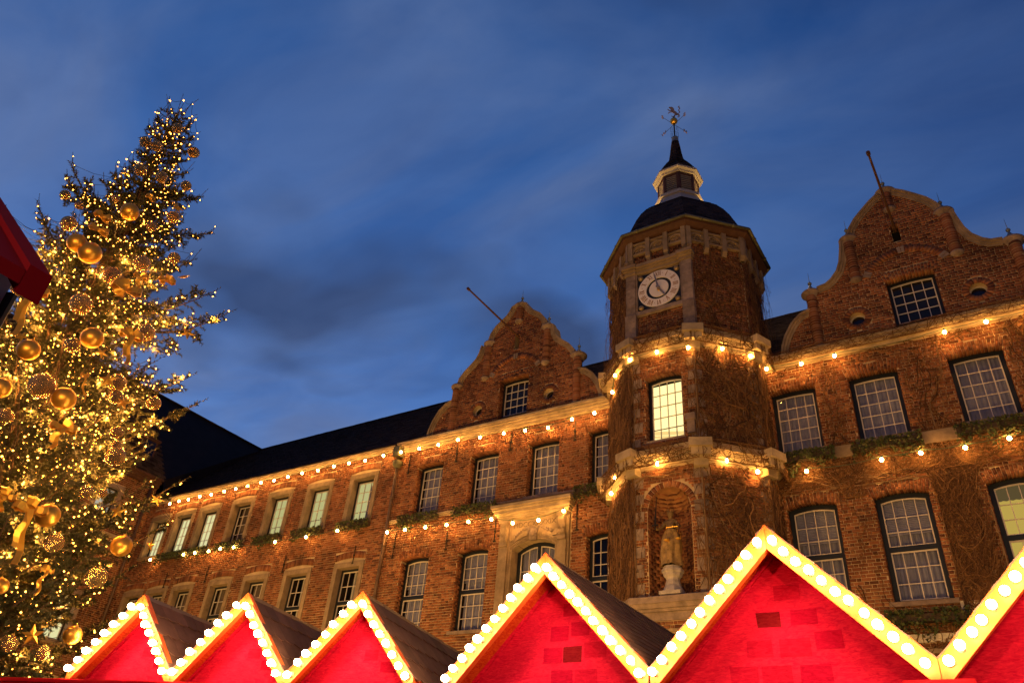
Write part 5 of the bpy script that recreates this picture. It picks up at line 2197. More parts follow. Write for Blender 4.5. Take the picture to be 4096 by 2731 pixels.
def shingle_mesh(wd, ln, rounded):
    mb = MB()
    t = .014
    if rounded:
        k = 6
        front = [(-wd / 2 + wd * i / k, -.045 * math.sin(PI * i / k)) for i in range(k + 1)]
        ring = front + [(wd / 2, ln), (-wd / 2, ln)]
        V = [(x, y, 0) for x, y in ring] + [(x, y, t if i <= k else .002) for i, (x, y) in enumerate(ring)]
        n = len(ring)
        mb.add(V, [tuple(range(n, 2 * n))] + [(i, (i + 1) % n, (i + 1) % n + n, i + n) for i in range(n)])
    else:
        mb.add([(-wd / 2, 0, 0), (wd / 2, 0, 0), (wd / 2, ln, -.004), (-wd / 2, ln, -.004), (-wd / 2, 0, t), (wd / 2, 0, t), (wd / 2, ln, .002), (-wd / 2, ln, .002)],
               [(4, 5, 6, 7), (0, 1, 5, 4), (0, 4, 7, 3), (1, 2, 6, 5)])
    me = bpy.data.meshes.new('shingle')
    me.from_pydata(mb.V, [], mb.F)
    me.materials.append(M_SHINGLE)
    return me


SH = {False: shingle_mesh(.196, .26, False), True: shingle_mesh(.235, .46, True)}


def stall(label, loc, rotz, wd, zv, zp, depth, nb, bulbs=True, shingles=True, rounded=False, patches=(), beam=None, group='red gabled market stalls', recess=.42, brd=.178, zb=2.55, open_=False):
    t = thing('market_stall', label, 'market stall', loc, rotz, group)
    hw = wd / 2
    sl = math.hypot(hw, zp - zv)
    dx, dz = hw / sl, (zp - zv) / sl           # along the slope, right side goes (dx, -dz)
    for s in (-1, 1):
        mb = MB()
        # board from the peak down the slope, mitred at the peak and at the valley
        pk, pki = (0, zp), (0, zp - brd / dx)
        ev, evi = (s * hw, zv), (s * hw, zv - brd / dx)
        ring = [pk, ev, evi, pki]
        a, b = -.034, 0.05
        q = [(x + (s * .002), b, z) for x, z in ring] + [(x + (s * .002), a, z) for x, z in ring]
        mb.add(q, [(4, 5, 6, 7), (3, 2, 1, 0), (0, 1, 5, 4), (1, 2, 6, 5), (2, 3, 7, 6), (3, 0, 4, 7)] if s < 0 else [(7, 6, 5, 4), (0, 1, 2, 3), (4, 5, 1, 0), (5, 6, 2, 1), (6, 7, 3, 2), (7, 4, 0, 3)])
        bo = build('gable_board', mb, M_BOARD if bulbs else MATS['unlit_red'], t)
        if bulbs:
            for k in range(nb):
                f = (k + .75) / (nb + .55)
                o = bpy.data.objects.new('bulb', stall_bulb())
                o.parent = bo
                o.location = (s * hw * f + random.uniform(-.004, .004), -.034, zp + (zv - zp) * f - brd / dx / 2 + random.uniform(-.004, .004))
                o.rotation_euler = (random.gauss(0, .07), 0, random.gauss(0, .07))
                q_ = random.uniform(.96, 1.09)
                o.scale = (q_, q_, q_)
                col.objects.link(o)
    # roof slabs (red underside)
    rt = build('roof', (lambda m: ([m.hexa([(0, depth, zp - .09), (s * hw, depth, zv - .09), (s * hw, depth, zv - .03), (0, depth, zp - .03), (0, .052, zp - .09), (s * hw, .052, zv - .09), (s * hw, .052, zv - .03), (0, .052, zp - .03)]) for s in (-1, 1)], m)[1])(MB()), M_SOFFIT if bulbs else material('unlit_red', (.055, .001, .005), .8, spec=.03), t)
    # shingles
    ang = math.atan2(zp - zv, hw)
    me = SH[rounded]
    ex = .34 if rounded else .125
    wdth = .24 if rounded else .20
    nrow = int(sl / ex)
    ncol = int((depth - .05) / wdth)
    cnt = 0
    for s in ((1, -1) if bulbs else ()):
        V, F, o_ = [], [], 0
        for i in range(nrow + 1):
            for j in range(ncol + 1):
                sd = sl - i * ex - .015        # distance from the peak of the lower edge
                if sd < .05:
                    continue
                y = .06 + (j + (i % 2) * .5) * wdth
                if y > depth - .1:
                    continue
                px, pz = s * dx * sd, zp - dz * sd - .026
                # local axes of a shingle: x along depth, y up the slope, z normal
                ex_ = Vector((0, 1, 0)) * (1 if s > 0 else -1)
                ey = Vector((-s * dx, 0, dz))
                en = ex_.cross(ey)
                tilt = .022
                ey2 = (ey - en * tilt).normalized()
                en2 = ex_.cross(ey2)
                fl_ = min(1, (sd - .012) / (.50 if rounded else .28))
                ey2 = ey2 * fl_
                M_ = Matrix(((ex_.x, ey2.x, en2.x, px + en.x * .012), (ex_.y, ey2.y, en2.y, y + random.uniform(-.004, .004)), (ex_.z, ey2.z, en2.z, pz + en.z * .012), (0, 0, 0, 1)))
                if s > 0 and shingles and cnt < 290:
                    o = bpy.data.objects.new('shingle', me)
                    o.parent = rt
                    o.matrix_basis = M_
                    col.objects.link(o)
                    cnt += 1
                else:
                    for v in me.vertices:
                        V.append(tuple(M_ @ v.co))
                    for p in me.polygons:
                        F.append(tuple(v + o_ for v in p.vertices))
                    o_ += len(me.vertices)
        if V:
            m2 = bpy.data.meshes.new('shingle_course')
            m2.from_pydata(V, [], F)
            o = link_mesh('shingle_course', m2, M_SHINGLE, rt)
            o['kind'] = 'stuff'
    rc = MB()
    y = .06
    while y < depth:
        for s in (-1, 1):
            w_ = .05
            rc.hexa([(0, y + .48, zp - .03), (s * w_, y + .48, zp - w_ * dz / dx - .03), (s * w_, y + .48, zp - w_ * dz / dx - .014), (0, y + .48, zp - .008), (0, y, zp - .03), (s * w_, y, zp - w_ * dz / dx - .03), (s * w_, y, zp - w_ * dz / dx - .010), (0, y, zp - .004)])
        y += .49
    build('ridge_cap', rc, M_RIDGE, t)
    # recessed gable panel
    bw_ = brd / dx
    pmb = MB()
    pmb.add([(0, recess, zp - .09), (-hw, recess, zv - .09), (-hw, recess, zb), (hw, recess, zb), (hw, recess, zv - .09)], [(0, 1, 2, 3, 4)])
    pmb.add([(0, recess + .03, zp - .09), (-hw, recess + .03, zv - .09), (-hw, recess + .03, zb), (hw, recess + .03, zb), (hw, recess + .03, zv - .09)], [(4, 3, 2, 1, 0)])
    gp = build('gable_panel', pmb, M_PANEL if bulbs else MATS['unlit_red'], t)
    for (x, z, w_, h_, k) in patches:
        q = MB()
        j = lambda: random.uniform(-.006, .006)
        ring = [(x - w_ / 2 + j(), z - h_ / 2 + j()), (x + w_ / 2 + j(), z - h_ / 2 + j()), (x + w_ / 2 + j(), z + h_ / 2 + j()), (x - w_ / 2 + j(), z + h_ / 2 + j())]
        q.hexa([(a, recess, b) for a, b in ring] + [(a, recess - .004, b) for a, b in ring])
        build('painted_brick', q, M_PATCH[k], gp)
    # cover strip where the panel meets the roof
    for s in (-1, 1):
        q = MB()
        ring = [(0, zp - .09), (s * hw, zv - .09), (s * hw, zv - .15), (0, zp - .15)]
        q.hexa([(a, recess - .001, b) for a, b in ring] + [(a, recess - .03, b) for a, b in ring])
        build('cover_strip', q, M_PANEL if bulbs else MATS['unlit_red'], t)
    # body
    b_ = MB()
    for s in (() if open_ else (-1, 1)):
        x0, x1 = sorted((s * (hw - .05), s * (hw - .09)))
        b_.box(x0, x1, recess + .03, depth - .1, 0, zv - .1)
    b_.box(-hw + .09, hw - .09, depth - .16, depth - .1, 0, zv - .1)
    build('side_wall', b_, M_RED, t)
    c_ = MB()
    c_.box(-hw + .1, hw - .1, recess, recess + .5, .95, 1.0)
    c_.box(-hw + .1, hw - .1, recess, recess + .03, 0, .95)
    build('counter', c_, M_RED, t)
    for s in (-1, 1):
        p_ = MB()
        yq = depth - .3 if open_ else recess
        p_.box(s * (hw - (.5 if open_ else .06)) - .04, s * (hw - (.5 if open_ else .06)) + .04, yq - .08, yq - .002, 0, zv - .09)
        build('post', p_, M_RED, t)
    if beam:
        p_ = MB()
        p_.box(beam[0], beam[1], -.10, -.04, beam[2], beam[3])
        p_.box(beam[0], beam[1], -.16, -.10, beam[2] + .02, beam[2] + .06)
        build('fascia_beam', p_, M_RED, t)
    return t


ya = 7.62
P5 = [(-.18, 3.72, .24, .15, 1), (.17, 3.72, .26, .15, 0), (.03, 3.98, .26, .15, 2), (-.30, 3.44, .26, .16, 2), (.05, 3.44, .30, .16, 2), (.38, 3.5, .26, .16, 0), (.22, 3.2, .3, .16, 0), (-.15, 3.2, .3, .16, 2), (-.48, 3.2, .28, .16, 2)]
P4 = [(-.02, 3.72, .24, .17, 0), (.25, 3.76, .24, .15, 0), (-.10, 3.48, .24, .17, 0), (.16, 3.48, .24, .17, 1), (.45, 3.52, .28, .17, 2), (.03, 3.24, .28, .16, 0), (.34, 3.24, .28, .16, 2), (.12, 3.98, .2, .15, 2)]
P6 = [(-.2, 3.6, .26, .16, 2), (.2, 3.6, .26, .16, 2)]
stall('red market stall right of centre with shingled roof, left of the tallest red gable', (-4.575, ya, 0), 0, 2.60, 3.2, 4.54, 4.4, 12, patches=P4)
stall('largest red market stall in view, whose peak rises before the tower base', (-1.98, ya, 0), 0, 2.62, 3.2, 4.54, 4.4, 12, patches=P5, beam=(1.02, 1.56, 2.9, 3.02))
stall('red market stall cut by the right edge of the picture', (.655, ya, 0), 0, 2.63, 3.2, 4.54, 4.4, 12, patches=P6)
rb_ = math.radians(14)
PB = [(.1, 3.5, .2, .12, 2), (.36, 3.36, .22, .12, 0)]
for k, (cx, cyy, lab) in enumerate([(-10.59, 6.455, 'leftmost lit red market stall, next to the Christmas tree'), (-8.87, 6.89, 'second small red market stall from the tree, between two like it'), (-7.14, 7.32, 'small red market stall third from the tree, beside the big stalls')]):
    stall(lab, (cx, cyy, 0), rb_, 1.775, 3.2, 4.22, 3.6, 8, rounded=True, patches=PB, beam=((-2.55, .885, 2.98, 3.06) if k == 0 else (-.89, .885, 2.98, 3.06)), brd=.142, recess=.3)
# unlit stall close by at the left edge
stall('unlit dark red stall roof corner at the left edge of the picture', (-2.69 - 1.32, .83, 0), PI, 2.64, 3.2, 4.25, 1.9, 0, bulbs=False, shingles=False, brd=.10, recess=.3, zb=3.06, open_=True, group='red gabled market stalls')
tp = thing('tent_pole', 'thin black pole with a scrap of white awning by the unlit stall', 'pole', (-3.17, .915, 0))
mb = MB()
mb.tube([(0, 0, 0), (0, 0, 3.32)], .022, 8)
build('pole', mb, M_BLACKPL, tp)
mb = MB()
for i in range(6):
    a, b = -.02 - i * .09, -.02 - (i + 1) * .09
    za, zb = .02 * math.sin(i * 1.7), .02 * math.sin((i + 1) * 1.7)
    q = [(a * .266, a * .964 + za, 2.95 + .03 * i), (b * .266, b * .964 + zb, 2.98 + .03 * i), (b * .266, b * .964 + zb, 3.42), (a * .266, a * .964 + za, 3.40)]
    mb.hexa([(x + .006, y, z) for x, y, z in q] + q)
build('awning_cloth', mb, material('white_canvas', (.42, .38, .40), .9, noise=(4, .2)), tp)

# ================================================================== Christmas tree
AX = np.array([-14.05, 5.25])
ZK = [1.2, 4, 5, 6.5, 8, 9.5, 10.5, 11.5, 12.7, 13.8, 14.8, 15.4]
RK = [3.3, 2.9, 2.8, 2.6, 2.3, 1.95, 1.75, 1.5, 1.25, .8, .45, .2]
tree = thing('christmas_tree', 'tall spruce Christmas tree full of tiny warm lights and gold ornaments', 'tree', (AX[0], AX[1], 0), world=True)
mb = MB()
mb.tube([(AX[0], AX[1], 0), (AX[0] + .03, AX[1], 5), (AX[0], AX[1] + .03, 10), (AX[0] + .02, AX[1], 14.4), (AX[0], AX[1], 15.7)], [.26, .21, .14, .05, .012], 10)
build('trunk', mb, M_BARK, tree, smooth=True)
rt = np.random.default_rng(21)
# how far the crown reaches to either side at each height: ragged, with gaps
SIDE_R = ([1.2, 3.6, 4.3, 5.0, 5.7, 6.7, 7.57, 7.8, 8.3, 8.57, 8.77, 9.06, 9.65, 10.15, 10.3, 10.55, 10.65, 10.8, 11.4, 12.1, 12.5, 13.3, 14.2, 15.0, 15.8],
          [3.1, 2.3, 2.3, 2.4, 2.66, 2.6, 2.1, 1.75, 2.4, 1.85, 1.25, .95, 1.25, 1.1, 2.4, 2.5, 1.2, 1.2, 1.5, 1.3, 1.05, .9, .68, .55, .2])
SIDE_L = ([1.2, 4.0, 6.0, 8.0, 9.3, 10.3, 10.8, 11.5, 12.2, 12.9, 13.05, 13.9, 15.2, 15.8], [3.2, 3.0, 2.8, 2.2, 1.45, 1.2, 1.3, .85, 1.05, .95, .45, .42, .36, .2])
TLAT = np.array([AX[1], -AX[0]]) / np.linalg.norm(AX)
# single long boughs that stick out of the outline: reach, height, swing, rise
FEATURE = [(2.55, 10.05, -.15, .12), (2.2, 10.2, -.5, .1), (2.6, 8.0, -.1, .06), (2.3, 8.3, -.45, .05), (2.75, 6.45, -.1, .05), (2.8, 5.45, -.2, .05), (1.6, 12.0, -.1, .25), (1.5, 11.1, -.3, .2), (1.15, 13.0, 0, .4),
           (-1.35, 12.1, .2, .3), (-1.3, 11.9, .0, .35), (-1.85, 10.4, .2, .15), (-1.5, 11.0, 0, .2), (2.5, 4.7, -.4, 0), (2.5, 4.0, -.2, 0)]
shoots = []          # p0, p1, width
branches = []
z = 1.2
gold_az = 0.0
while z < 15.0:
    nb_ = 6 if z < 13 else 4
    for b in list(range(nb_)) + [None] * sum(z <= f[1] < z + (.17 if z < 10 else .19) for f in FEATURE):
        feat = None
        if b is None:
            feat = [f for f in FEATURE if z <= f[1] < z + (.17 if z < 10 else .19)].pop()
            FEATURE.remove(feat)
            b = 0
        az = gold_az + b * 2 * PI / nb_ + rt.normal(0, .22)
        if feat:
            az = math.atan2(TLAT[1], TLAT[0]) + feat[2] + (0 if feat[0] > 0 else PI)
        rise = (.10 if z < 9 else .30 if z < 12.2 else .70) + rt.normal(0, .10)
        dirh = np.array([math.cos(az), math.sin(az)])
        lat = float(dirh @ TLAT)
        Lb = 1.0
        for _ in range(4):
            zt_ = z + Lb * (rise + .12)
            rR, rL = float(np.interp(zt_, *SIDE_R)), float(np.interp(zt_, *SIDE_L))
            Lb = .5 * Lb + .5 * (.85 * .5 * (rR + rL) * (1 - abs(lat)) + (rR if lat > 0 else rL) * abs(lat))
        Lb *= rt.uniform(.68, .98)
        if feat:
            Lb, rise = abs(feat[0]), feat[3]
        side = np.array([-dirh[1], dirh[0], 0])
        npt = 9
        pts = []
        for k in range(npt):
            s = k / (npt - 1)
            zz = z + Lb * (rise * s - .26 * math.sin(PI * s) * (1 if z < 11 else .3) + .16 * s * s)
            q = np.array([AX[0] + dirh[0] * Lb * s, AX[1] + dirh[1] * Lb * s, zz])
            q[:2] += side[:2] * .06 * math.sin(s * 5 + az * 3) * Lb
            pts.append(q)
        pts = np.array(pts)
        branches.append((pts, Lb, z))
        ns = max(5, int(Lb / .105))
        for k in range(ns):
            s = .16 + .84 * (k + rt.random()) / ns
            x = s * (npt - 1)
            i = min(int(x), npt - 2)
            p = pts[i] + (pts[i + 1] - pts[i]) * (x - i)
            d = pts[i + 1] - pts[i]
            d /= np.linalg.norm(d)
            ls = (.18 + .62 * (1 - s) ** .8 * min(1, Lb / 2.2)) * rt.uniform(.7, 1.2)
            sg = 1 if k % 2 else -1
            dd = d * .75 + side * sg * .8 + np.array([0, 0, rt.normal(-.12, .28)])
            dd /= np.linalg.norm(dd)
            e = p + dd * ls
            e[2] -= .10 * ls
            shoots.append((p, e, .058))
            if ls > .3:
                for f in (.35, .6, .82):
                    pp_ = p + (e - p) * f
                    for s2 in (-1, 1):
                        d2 = dd * .8 + np.cross(dd, [0, 0, 1]) * s2 * .75 + np.array([0, 0, rt.normal(-.1, .25)])
                        d2 /= np.linalg.norm(d2)
                        shoots.append((pp_, pp_ + d2 * ls * .42 * rt.uniform(.7, 1.2), .052))
        shoots.append((pts[-2], pts[-1] + (pts[-1] - pts[-2]) * .5, .045))
        if z > 10.5:
            # the bare upturned candle at a branch end
            u_ = pts[-1] + np.array([dirh[0] * .1, dirh[1] * .1, .2 + .25 * rt.random()])
            shoots.append((pts[-1], u_, .014))
    gold_az += 2.4
    z += .17 if z < 10 else .19
for k in range(9):       # leader shoots
    a = k * 2.4
    shoots.append((np.array([AX[0], AX[1], 15.0 + .05 * k]), np.array([AX[0] + .4 * math.cos(a), AX[1] + .4 * math.sin(a), 15.5 + .06 * k]), .018))
shoots.append((np.array([AX[0], AX[1], 15.3]), np.array([AX[0] - .05, AX[1] - .05, 15.9]), .014))
S0_ = np.array([s[0] for s in shoots])
S1_ = np.array([s[1] for s in shoots])
SW = np.array([s[2] for s in shoots])
m = len(S0_)
# needles: each shoot carries thin triangular needles all round
nn = 30
D = S1_ - S0_
ln = np.linalg.norm(D, axis=1)
Dn = D / ln[:, None]
ref = np.where(np.abs(Dn[:, 2:3]) > .9, np.array([[1., 0, 0]]), np.array([[0, 0, 1.]]))
A1 = np.cross(Dn, ref)
A1 /= np.linalg.norm(A1, axis=1)[:, None]
A2 = np.cross(A1, Dn)
tt = (np.arange(nn)[None] + rt.random((m, nn))) / nn
ph = rt.uniform(0, 2 * PI, (m, nn))
base = S0_[:, None] + D[:, None] * tt[..., None]
rad = A1[:, None] * np.cos(ph)[..., None] + A2[:, None] * np.sin(ph)[..., None]
tip = base + rad * (SW[:, None, None] * rt.uniform(.7, 1.25, (m, nn, 1))) + Dn[:, None] * (SW[:, None, None] * .75)
wv_ = np.cross(rad, Dn[:, None]) * .35 + Dn[:, None]
hw_ = wv_ * .012
V = np.stack([base - hw_, base + hw_, tip], 2).reshape(-1, 3)
F = np.arange(len(V)).reshape(-1, 3)
me = np_mesh('needles', V, F)
o = link_mesh('needles', me, M_NEEDLE, tree)
o['kind'] = 'stuff'
# twig axes
sel = np.arange(m)
tr_ = .006
T1 = A1 * tr_
T2 = A2 * tr_
V = np.stack([S0_ + T1, S0_ - T1 * .5 + T2 * .87, S0_ - T1 * .5 - T2 * .87, S1_ + T1 * .5, S1_ - T1 * .25 + T2 * .43, S1_ - T1 * .25 - T2 * .43], 1).reshape(-1, 3)
F = ((np.arange(m) * 6)[:, None, None] + np.array([(0, 1, 4, 3), (1, 2, 5, 4), (2, 0, 3, 5)])[None]).reshape(-1, 4)
o = link_mesh('twigs', np_mesh('twigs', V, F), M_BARK, tree)
o['kind'] = 'stuff'
bm_ = MB()
for i, (pts, Lb, z) in enumerate(branches):
    r0 = .012 + .012 * Lb
    if i % 2 == 0 and i < 300 * 2 and z > 3:
        one = MB()
        one.tube([tuple(p) for p in pts], np.linspace(r0, .006, len(pts)).tolist(), 5)
        if i % 4 == 0:
            build('branch', one, M_BARK, tree)
            continue
    bm_.tube([tuple(p) for p in pts], np.linspace(r0, .006, len(pts)).tolist(), 4)
o = build('inner_branches', bm_, M_BARK, tree, kind='stuff')

# fairy lights: on the outer ends of the shoots
mid = S0_ * .25 + S1_ * .75
hr = np.hypot(mid[:, 0] - AX[0], mid[:, 1] - AX[1])
rr = np.interp(mid[:, 2], ZK, RK)
x, y, c = project(mid)
infr = (x > -30) & (x < 300) & (y > -20) & (y < 720)
tocam = -((mid[:, :2] - AX) @ (AX / np.linalg.norm(AX)))
wgt = np.where((hr > .30 * rr) & infr & (tocam > -.5), 1.0, 0) + np.where((hr > .5 * rr) & ~infr, .06, 0) + np.where((hr > .5 * rr) & infr & (tocam <= -.5), .25, 0)
wgt *= np.where(mid[:, 2] > 6, 1.0, .34)
nl = 3600
pick = rt.choice(m, nl, replace=False, p=wgt / wgt.sum())
LP = mid[pick] + rt.normal(0, .02, (nl, 3))
fl = thing('fairy_lights', 'chain of tiny warm lights wound through the whole spruce', 'fairy lights', (AX[0], AX[1], 0), world=True)
mb = MB()
mb.lathe((0, 0, 0), [(.001, -.014), (.0105, -.006), (.011, .005), (.001, .013)], 6)
FL = bpy.data.meshes.new('light_bulb')
FL.from_pydata(mb.V, [], mb.F)
FL.materials.append(E_FAIRY)
dist = np.linalg.norm(LP - np.array(CAM), axis=1)
x, y, c = project(LP)
vis = (x > 5) & (x < 300) & (y > 90) & (y < 660)
order = np.argsort(np.where(vis, dist, 1e6))
for i in order[:300]:
    o = bpy.data.objects.new('light_bulb', FL)
    o.parent = fl
    o.location = Vector(LP[i]) - fl.location
    s = random.uniform(.85, 1.25)
    o.scale = (s, s, s)
    col.objects.link(o)
bv = np.array(mb.V)
rest = order[300:]
sc_l = rt.uniform(.75, 1.35, len(rest))
V = (LP[rest][:, None] + bv[None] * sc_l[:, None, None]).reshape(-1, 3)
F = (np.array(mb.F)[None] + (np.arange(len(rest)) * len(bv))[:, None, None]).reshape(-1, 4)
o = link_mesh('light_bulbs', np_mesh('light_bulbs', V, F), E_FAIRY, fl)
o['kind'] = 'stuff'
# the chain's own glow: a point lamp at every tenth bulb or so near the outside
for i in order[20:2200:11]:
    ld = bpy.data.lights.new('fairy_glow', 'POINT')
    ld.energy = 27
    ld.color = (1.0, .42, .07)
    ld.shadow_soft_size = .03
    lo = bpy.data.objects.new('fairy_glow', ld)
    col.objects.link(lo)
    lo.location = Vector(LP[i]) + Vector((0, 0, -.03))
# cable looping from light to light
oa = np.argsort(np.round(LP[:, 2] / .45) * 10 + np.arctan2(LP[:, 1] - AX[1], LP[:, 0] - AX[0]))
cm = MB()
chain = LP[oa]
for k in range(0, len(chain) - 1):
    a, b = chain[k], chain[k + 1]
    if np.linalg.norm(a - b) < .9:
        mdl = .5 * (a + b) - np.array([0, 0, .06])
        cm.tube([tuple(a), tuple(mdl), tuple(b)], .005, 3, cap=False)
o = build('cable', cm, M_BLACKPL, fl)
o['kind'] = 'stuff'

# ornaments
MATTE = [[-12.4, 4.63, 11.04, .167], [-12.37, 4.06, 9.8, .163], [-12.22, 4.27, 9.67, .191], [-11.75, 4.72, 8.0, .173], [-11.9, 4.0, 7.38, .163], [-11.54, 4.64, 6.76, .172], [-11.84, 3.88, 6.62, .148], [-11.6, 6.39, 5.04, .16], [-11.35, 5.04, 5.01, .163], [-11.37, 4.85, 3.96, .105], [-11.44, 6.08, 3.62, .126]]
GLASS = [[-13.46, 5.16, 14.56, .12], [-13.28, 4.62, 13.47, .116], [-13.15, 4.82, 13.45, .12], [-13.79, 5.85, 14.61, .133], [-12.85, 4.63, 12.4, .125], [-12.75, 5.02, 12.51, .12], [-12.89, 5.61, 12.86, .11], [-13.14, 3.75, 11.06, .092], [-12.6, 3.87, 10.2, .135], [-12.5, 5.46, 11.64, .125], [-12.17, 5.65, 10.58, .113], [-12.02, 5.06, 9.95, .151], [-12.0, 4.68, 9.38, .154], [-11.93, 4.4, 8.54, .176], [-12.44, 3.64, 8.58, .172], [-11.81, 5.53, 8.63, .161], [-11.75, 4.49, 7.72, .124], [-12.6, 4.38, 11.25, .074], [-11.66, 4.32, 6.85, .194], [-11.58, 5.31, 7.42, .145], [-11.54, 5.36, 7.17, .112], [-11.75, 6.11, 7.49, .122], [-11.46, 5.56, 6.6, .1], [-11.43, 5.67, 6.23, .149], [-11.37, 5.44, 5.53, .097], [-11.34, 5.27, 4.69, .134], [-11.49, 6.13, 4.46, .152], [-11.69, 4.06, 6.2, .119], [-11.34, 5.72, 3.3, .096], [-11.29, 5.22, 3.31, .108], [-12.28, 5.06, 10.97, .095], [-12.75, 3.92, 10.76, .077], [-11.41, 5.7, 5.62, .066], [-11.45, 5.63, 6.4, .075]]
STARS = [[-12.34, 5.38, 11.78, .16], [-12.65, 4.35, 11.94, .083], [-11.84, 6.28, 9.1, .138], [-11.87, 5.82, 10.13, .1], [-11.37, 4.8, 7.65, .101], [-11.2, 5.36, 6.99, .113], [-11.25, 5.01, 7.23, .13], [-11.1, 5.87, 5.34, .107], [-11.38, 6.57, 5.84, .109], [-11.43, 6.76, 5.14, .094], [-10.98, 5.32, 3.42, .129], [-11.73, 3.77, 7.44, .08]]
BOWS = [[-12.15, 4.15, 10.39, .126, -12.11, 4.25, 10.26], [-12.06, 4.17, 10.05, .139, -12.03, 4.27, 9.97], [-11.99, 3.68, 8.35, .196, -11.98, 3.71, 7.5], [-11.63, 4.85, 9.04, .212, -11.68, 4.73, 8.84], [-11.43, 5.15, 8.19, .162, -11.4, 5.21, 7.66], [-11.29, 4.67, 7.12, .049, -11.24, 4.8, 6.69], [-11.15, 4.65, 6.16, .158, -11.18, 4.58, 5.82], [-11.08, 4.67, 4.91, .188, -11.06, 4.72, 4.19], [-11.18, 4.32, 4.98, .132, -11.18, 4.33, 4.77], [-11.74, 5.49, 9.73, .129, -11.78, 5.41, 9.62], [-11.02, 5.18, 4.22, .08, -11.03, 5.15, 3.89], [-12.31, 4.82, 11.53, .075, -12.29, 4.88, 11.43], [-11.69, 5.01, 9.46, .109, -11.69, 5.01, 9.19]]
M_MATTE = material('matt_gold', (.85, .42, .06), .38, metal=.85)
M_CRACK = material('crackled_gold_glass', (.95, .60, .20), .24, metal=.85, bump=(11, 1.0))
M_CRACK.node_tree.nodes['Bump'].inputs['Distance'].default_value = .35
M_FOIL = material('gold_foil', (.80, .40, .05), .32, metal=.75)
ORD = ['topmost', 'second', 'third', 'fourth', 'fifth', 'sixth', 'seventh', 'eighth', 'ninth', 'tenth', 'eleventh', 'twelfth', 'thirteenth', 'fourteenth', 'fifteenth', 'sixteenth', 'seventeenth', 'eighteenth', 'nineteenth', 'twentieth']


def outwards(p, d=.013):
    return Vector(CAM) + (Vector(p[:3]) - Vector(CAM)) * (1 - d)


def ordinal(i, n):
    if i == 0:
        return 'topmost'
    if i == n - 1:
        return 'lowest'
    return ORD[i] + ' from the top' if i <= (n - 1) // 2 else (ORD[n - 1 - i] + ' from the bottom')


def bauble_mesh(name, mat):
    mb = MB()
    mb.sphere((0, 0, 0), 1, 24, 16)
    me = bpy.data.meshes.new(name)
    me.from_pydata(mb.V, [], mb.F)
    me.polygons.foreach_set('use_smooth', [True] * len(mb.F))
    me.materials.append(mat)
    return me


mbx = MB()
mbx.lathe((0, 0, 0), [(.16, .97), (.16, 1.12), (.05, 1.15)], 8)
mbx.tube([(0, 0, 1.12), (.07, 0, 1.24), (0, 0, 1.34), (-.07, 0, 1.24), (0, 0, 1.12)], .03, 4)
CAPM = bpy.data.meshes.new('cap')
CAPM.from_pydata(mbx.V, [], mbx.F)
CAPM.materials.append(M_GOLD)
BM = {'m': bauble_mesh('bauble', M_MATTE), 'g': bauble_mesh('bauble', M_CRACK)}


def bauble(kind, p, label, group):
    o = bpy.data.objects.new('bauble', BM[kind])
    col.objects.link(o)
    o.location = outwards(p)
    r = p[3]
    o.scale = (r, r, r)
    o.rotation_euler = (random.gauss(0, .08), random.gauss(0, .08), random.uniform(0, 6))
    tag(o, label, 'bauble', group)
    k = bpy.data.objects.new('cap', CAPM)
    k.parent = o
    col.objects.link(k)


def half_of(p):
    # which side of the trunk line, seen from the square
    v = AX / np.linalg.norm(AX)
    return 'right' if (p[0] - AX[0]) * v[1] - (p[1] - AX[1]) * v[0] > .12 else 'left'


mt = sorted(MATTE, key=lambda p: -p[2])
for i, p in enumerate(mt):
    bauble('m', p, 'smooth matt gold bauble on the spruce, %s of its kind' % ordinal(i, len(mt)), 'matt gold baubles on the Christmas tree')
for side in ('left', 'right'):
    gl = sorted([p for p in GLASS if half_of(p) == side], key=lambda p: -p[2])
    for i, p in enumerate(gl):
        bauble('g', p, 'crackled gold glass bauble in the %s half of the spruce, %s' % (side, ordinal(i, len(gl))), 'crackled glass baubles on the Christmas tree')
sm_ = MB()
for k in range(10):
    pass
pts = [((1 if k % 2 == 0 else .40) * math.sin(PI * k / 5), (1 if k % 2 == 0 else .40) * math.cos(PI * k / 5)) for k in range(10)]
for k in range(10):
    a, b = pts[k], pts[(k + 1) % 10]
    sm_.add([(0, -.22, 0), (a[0], 0, a[1]), (b[0], 0, b[1]), (0, .22, 0)], [(0, 1, 2), (3, 2, 1)])
SME = bpy.data.meshes.new('star')
SME.from_pydata(sm_.V, [], sm_.F)
SME.materials.append(M_FOIL)
stt = sorted(STARS, key=lambda p: -p[2])
for i, p in enumerate(stt):
    o = bpy.data.objects.new('star_ornament', SME)
    col.objects.link(o)
    o.location = outwards(p)
    o.scale = (p[3] * 1.1,) * 3
    az = math.atan2(p[0], p[1])
    o.rotation_euler = (random.gauss(0, .3), random.gauss(0, .35), -az + random.gauss(0, .35))
    tag(o, 'faceted gold star on the spruce, %s of the stars' % ordinal(i, len(stt)), 'star', 'gold stars on the Christmas tree')


def ribbon(mb, pts, wd, side):
    for a, b in zip(pts[:-1], pts[1:]):
        s = side * wd
        d = (b - a).normalized()
        n_ = d.cross(side).normalized() * .004
        mb.hexa([a - s - n_, b - s - n_, b + s - n_, a + s - n_, a - s + n_, b - s + n_, b + s + n_, a + s + n_])


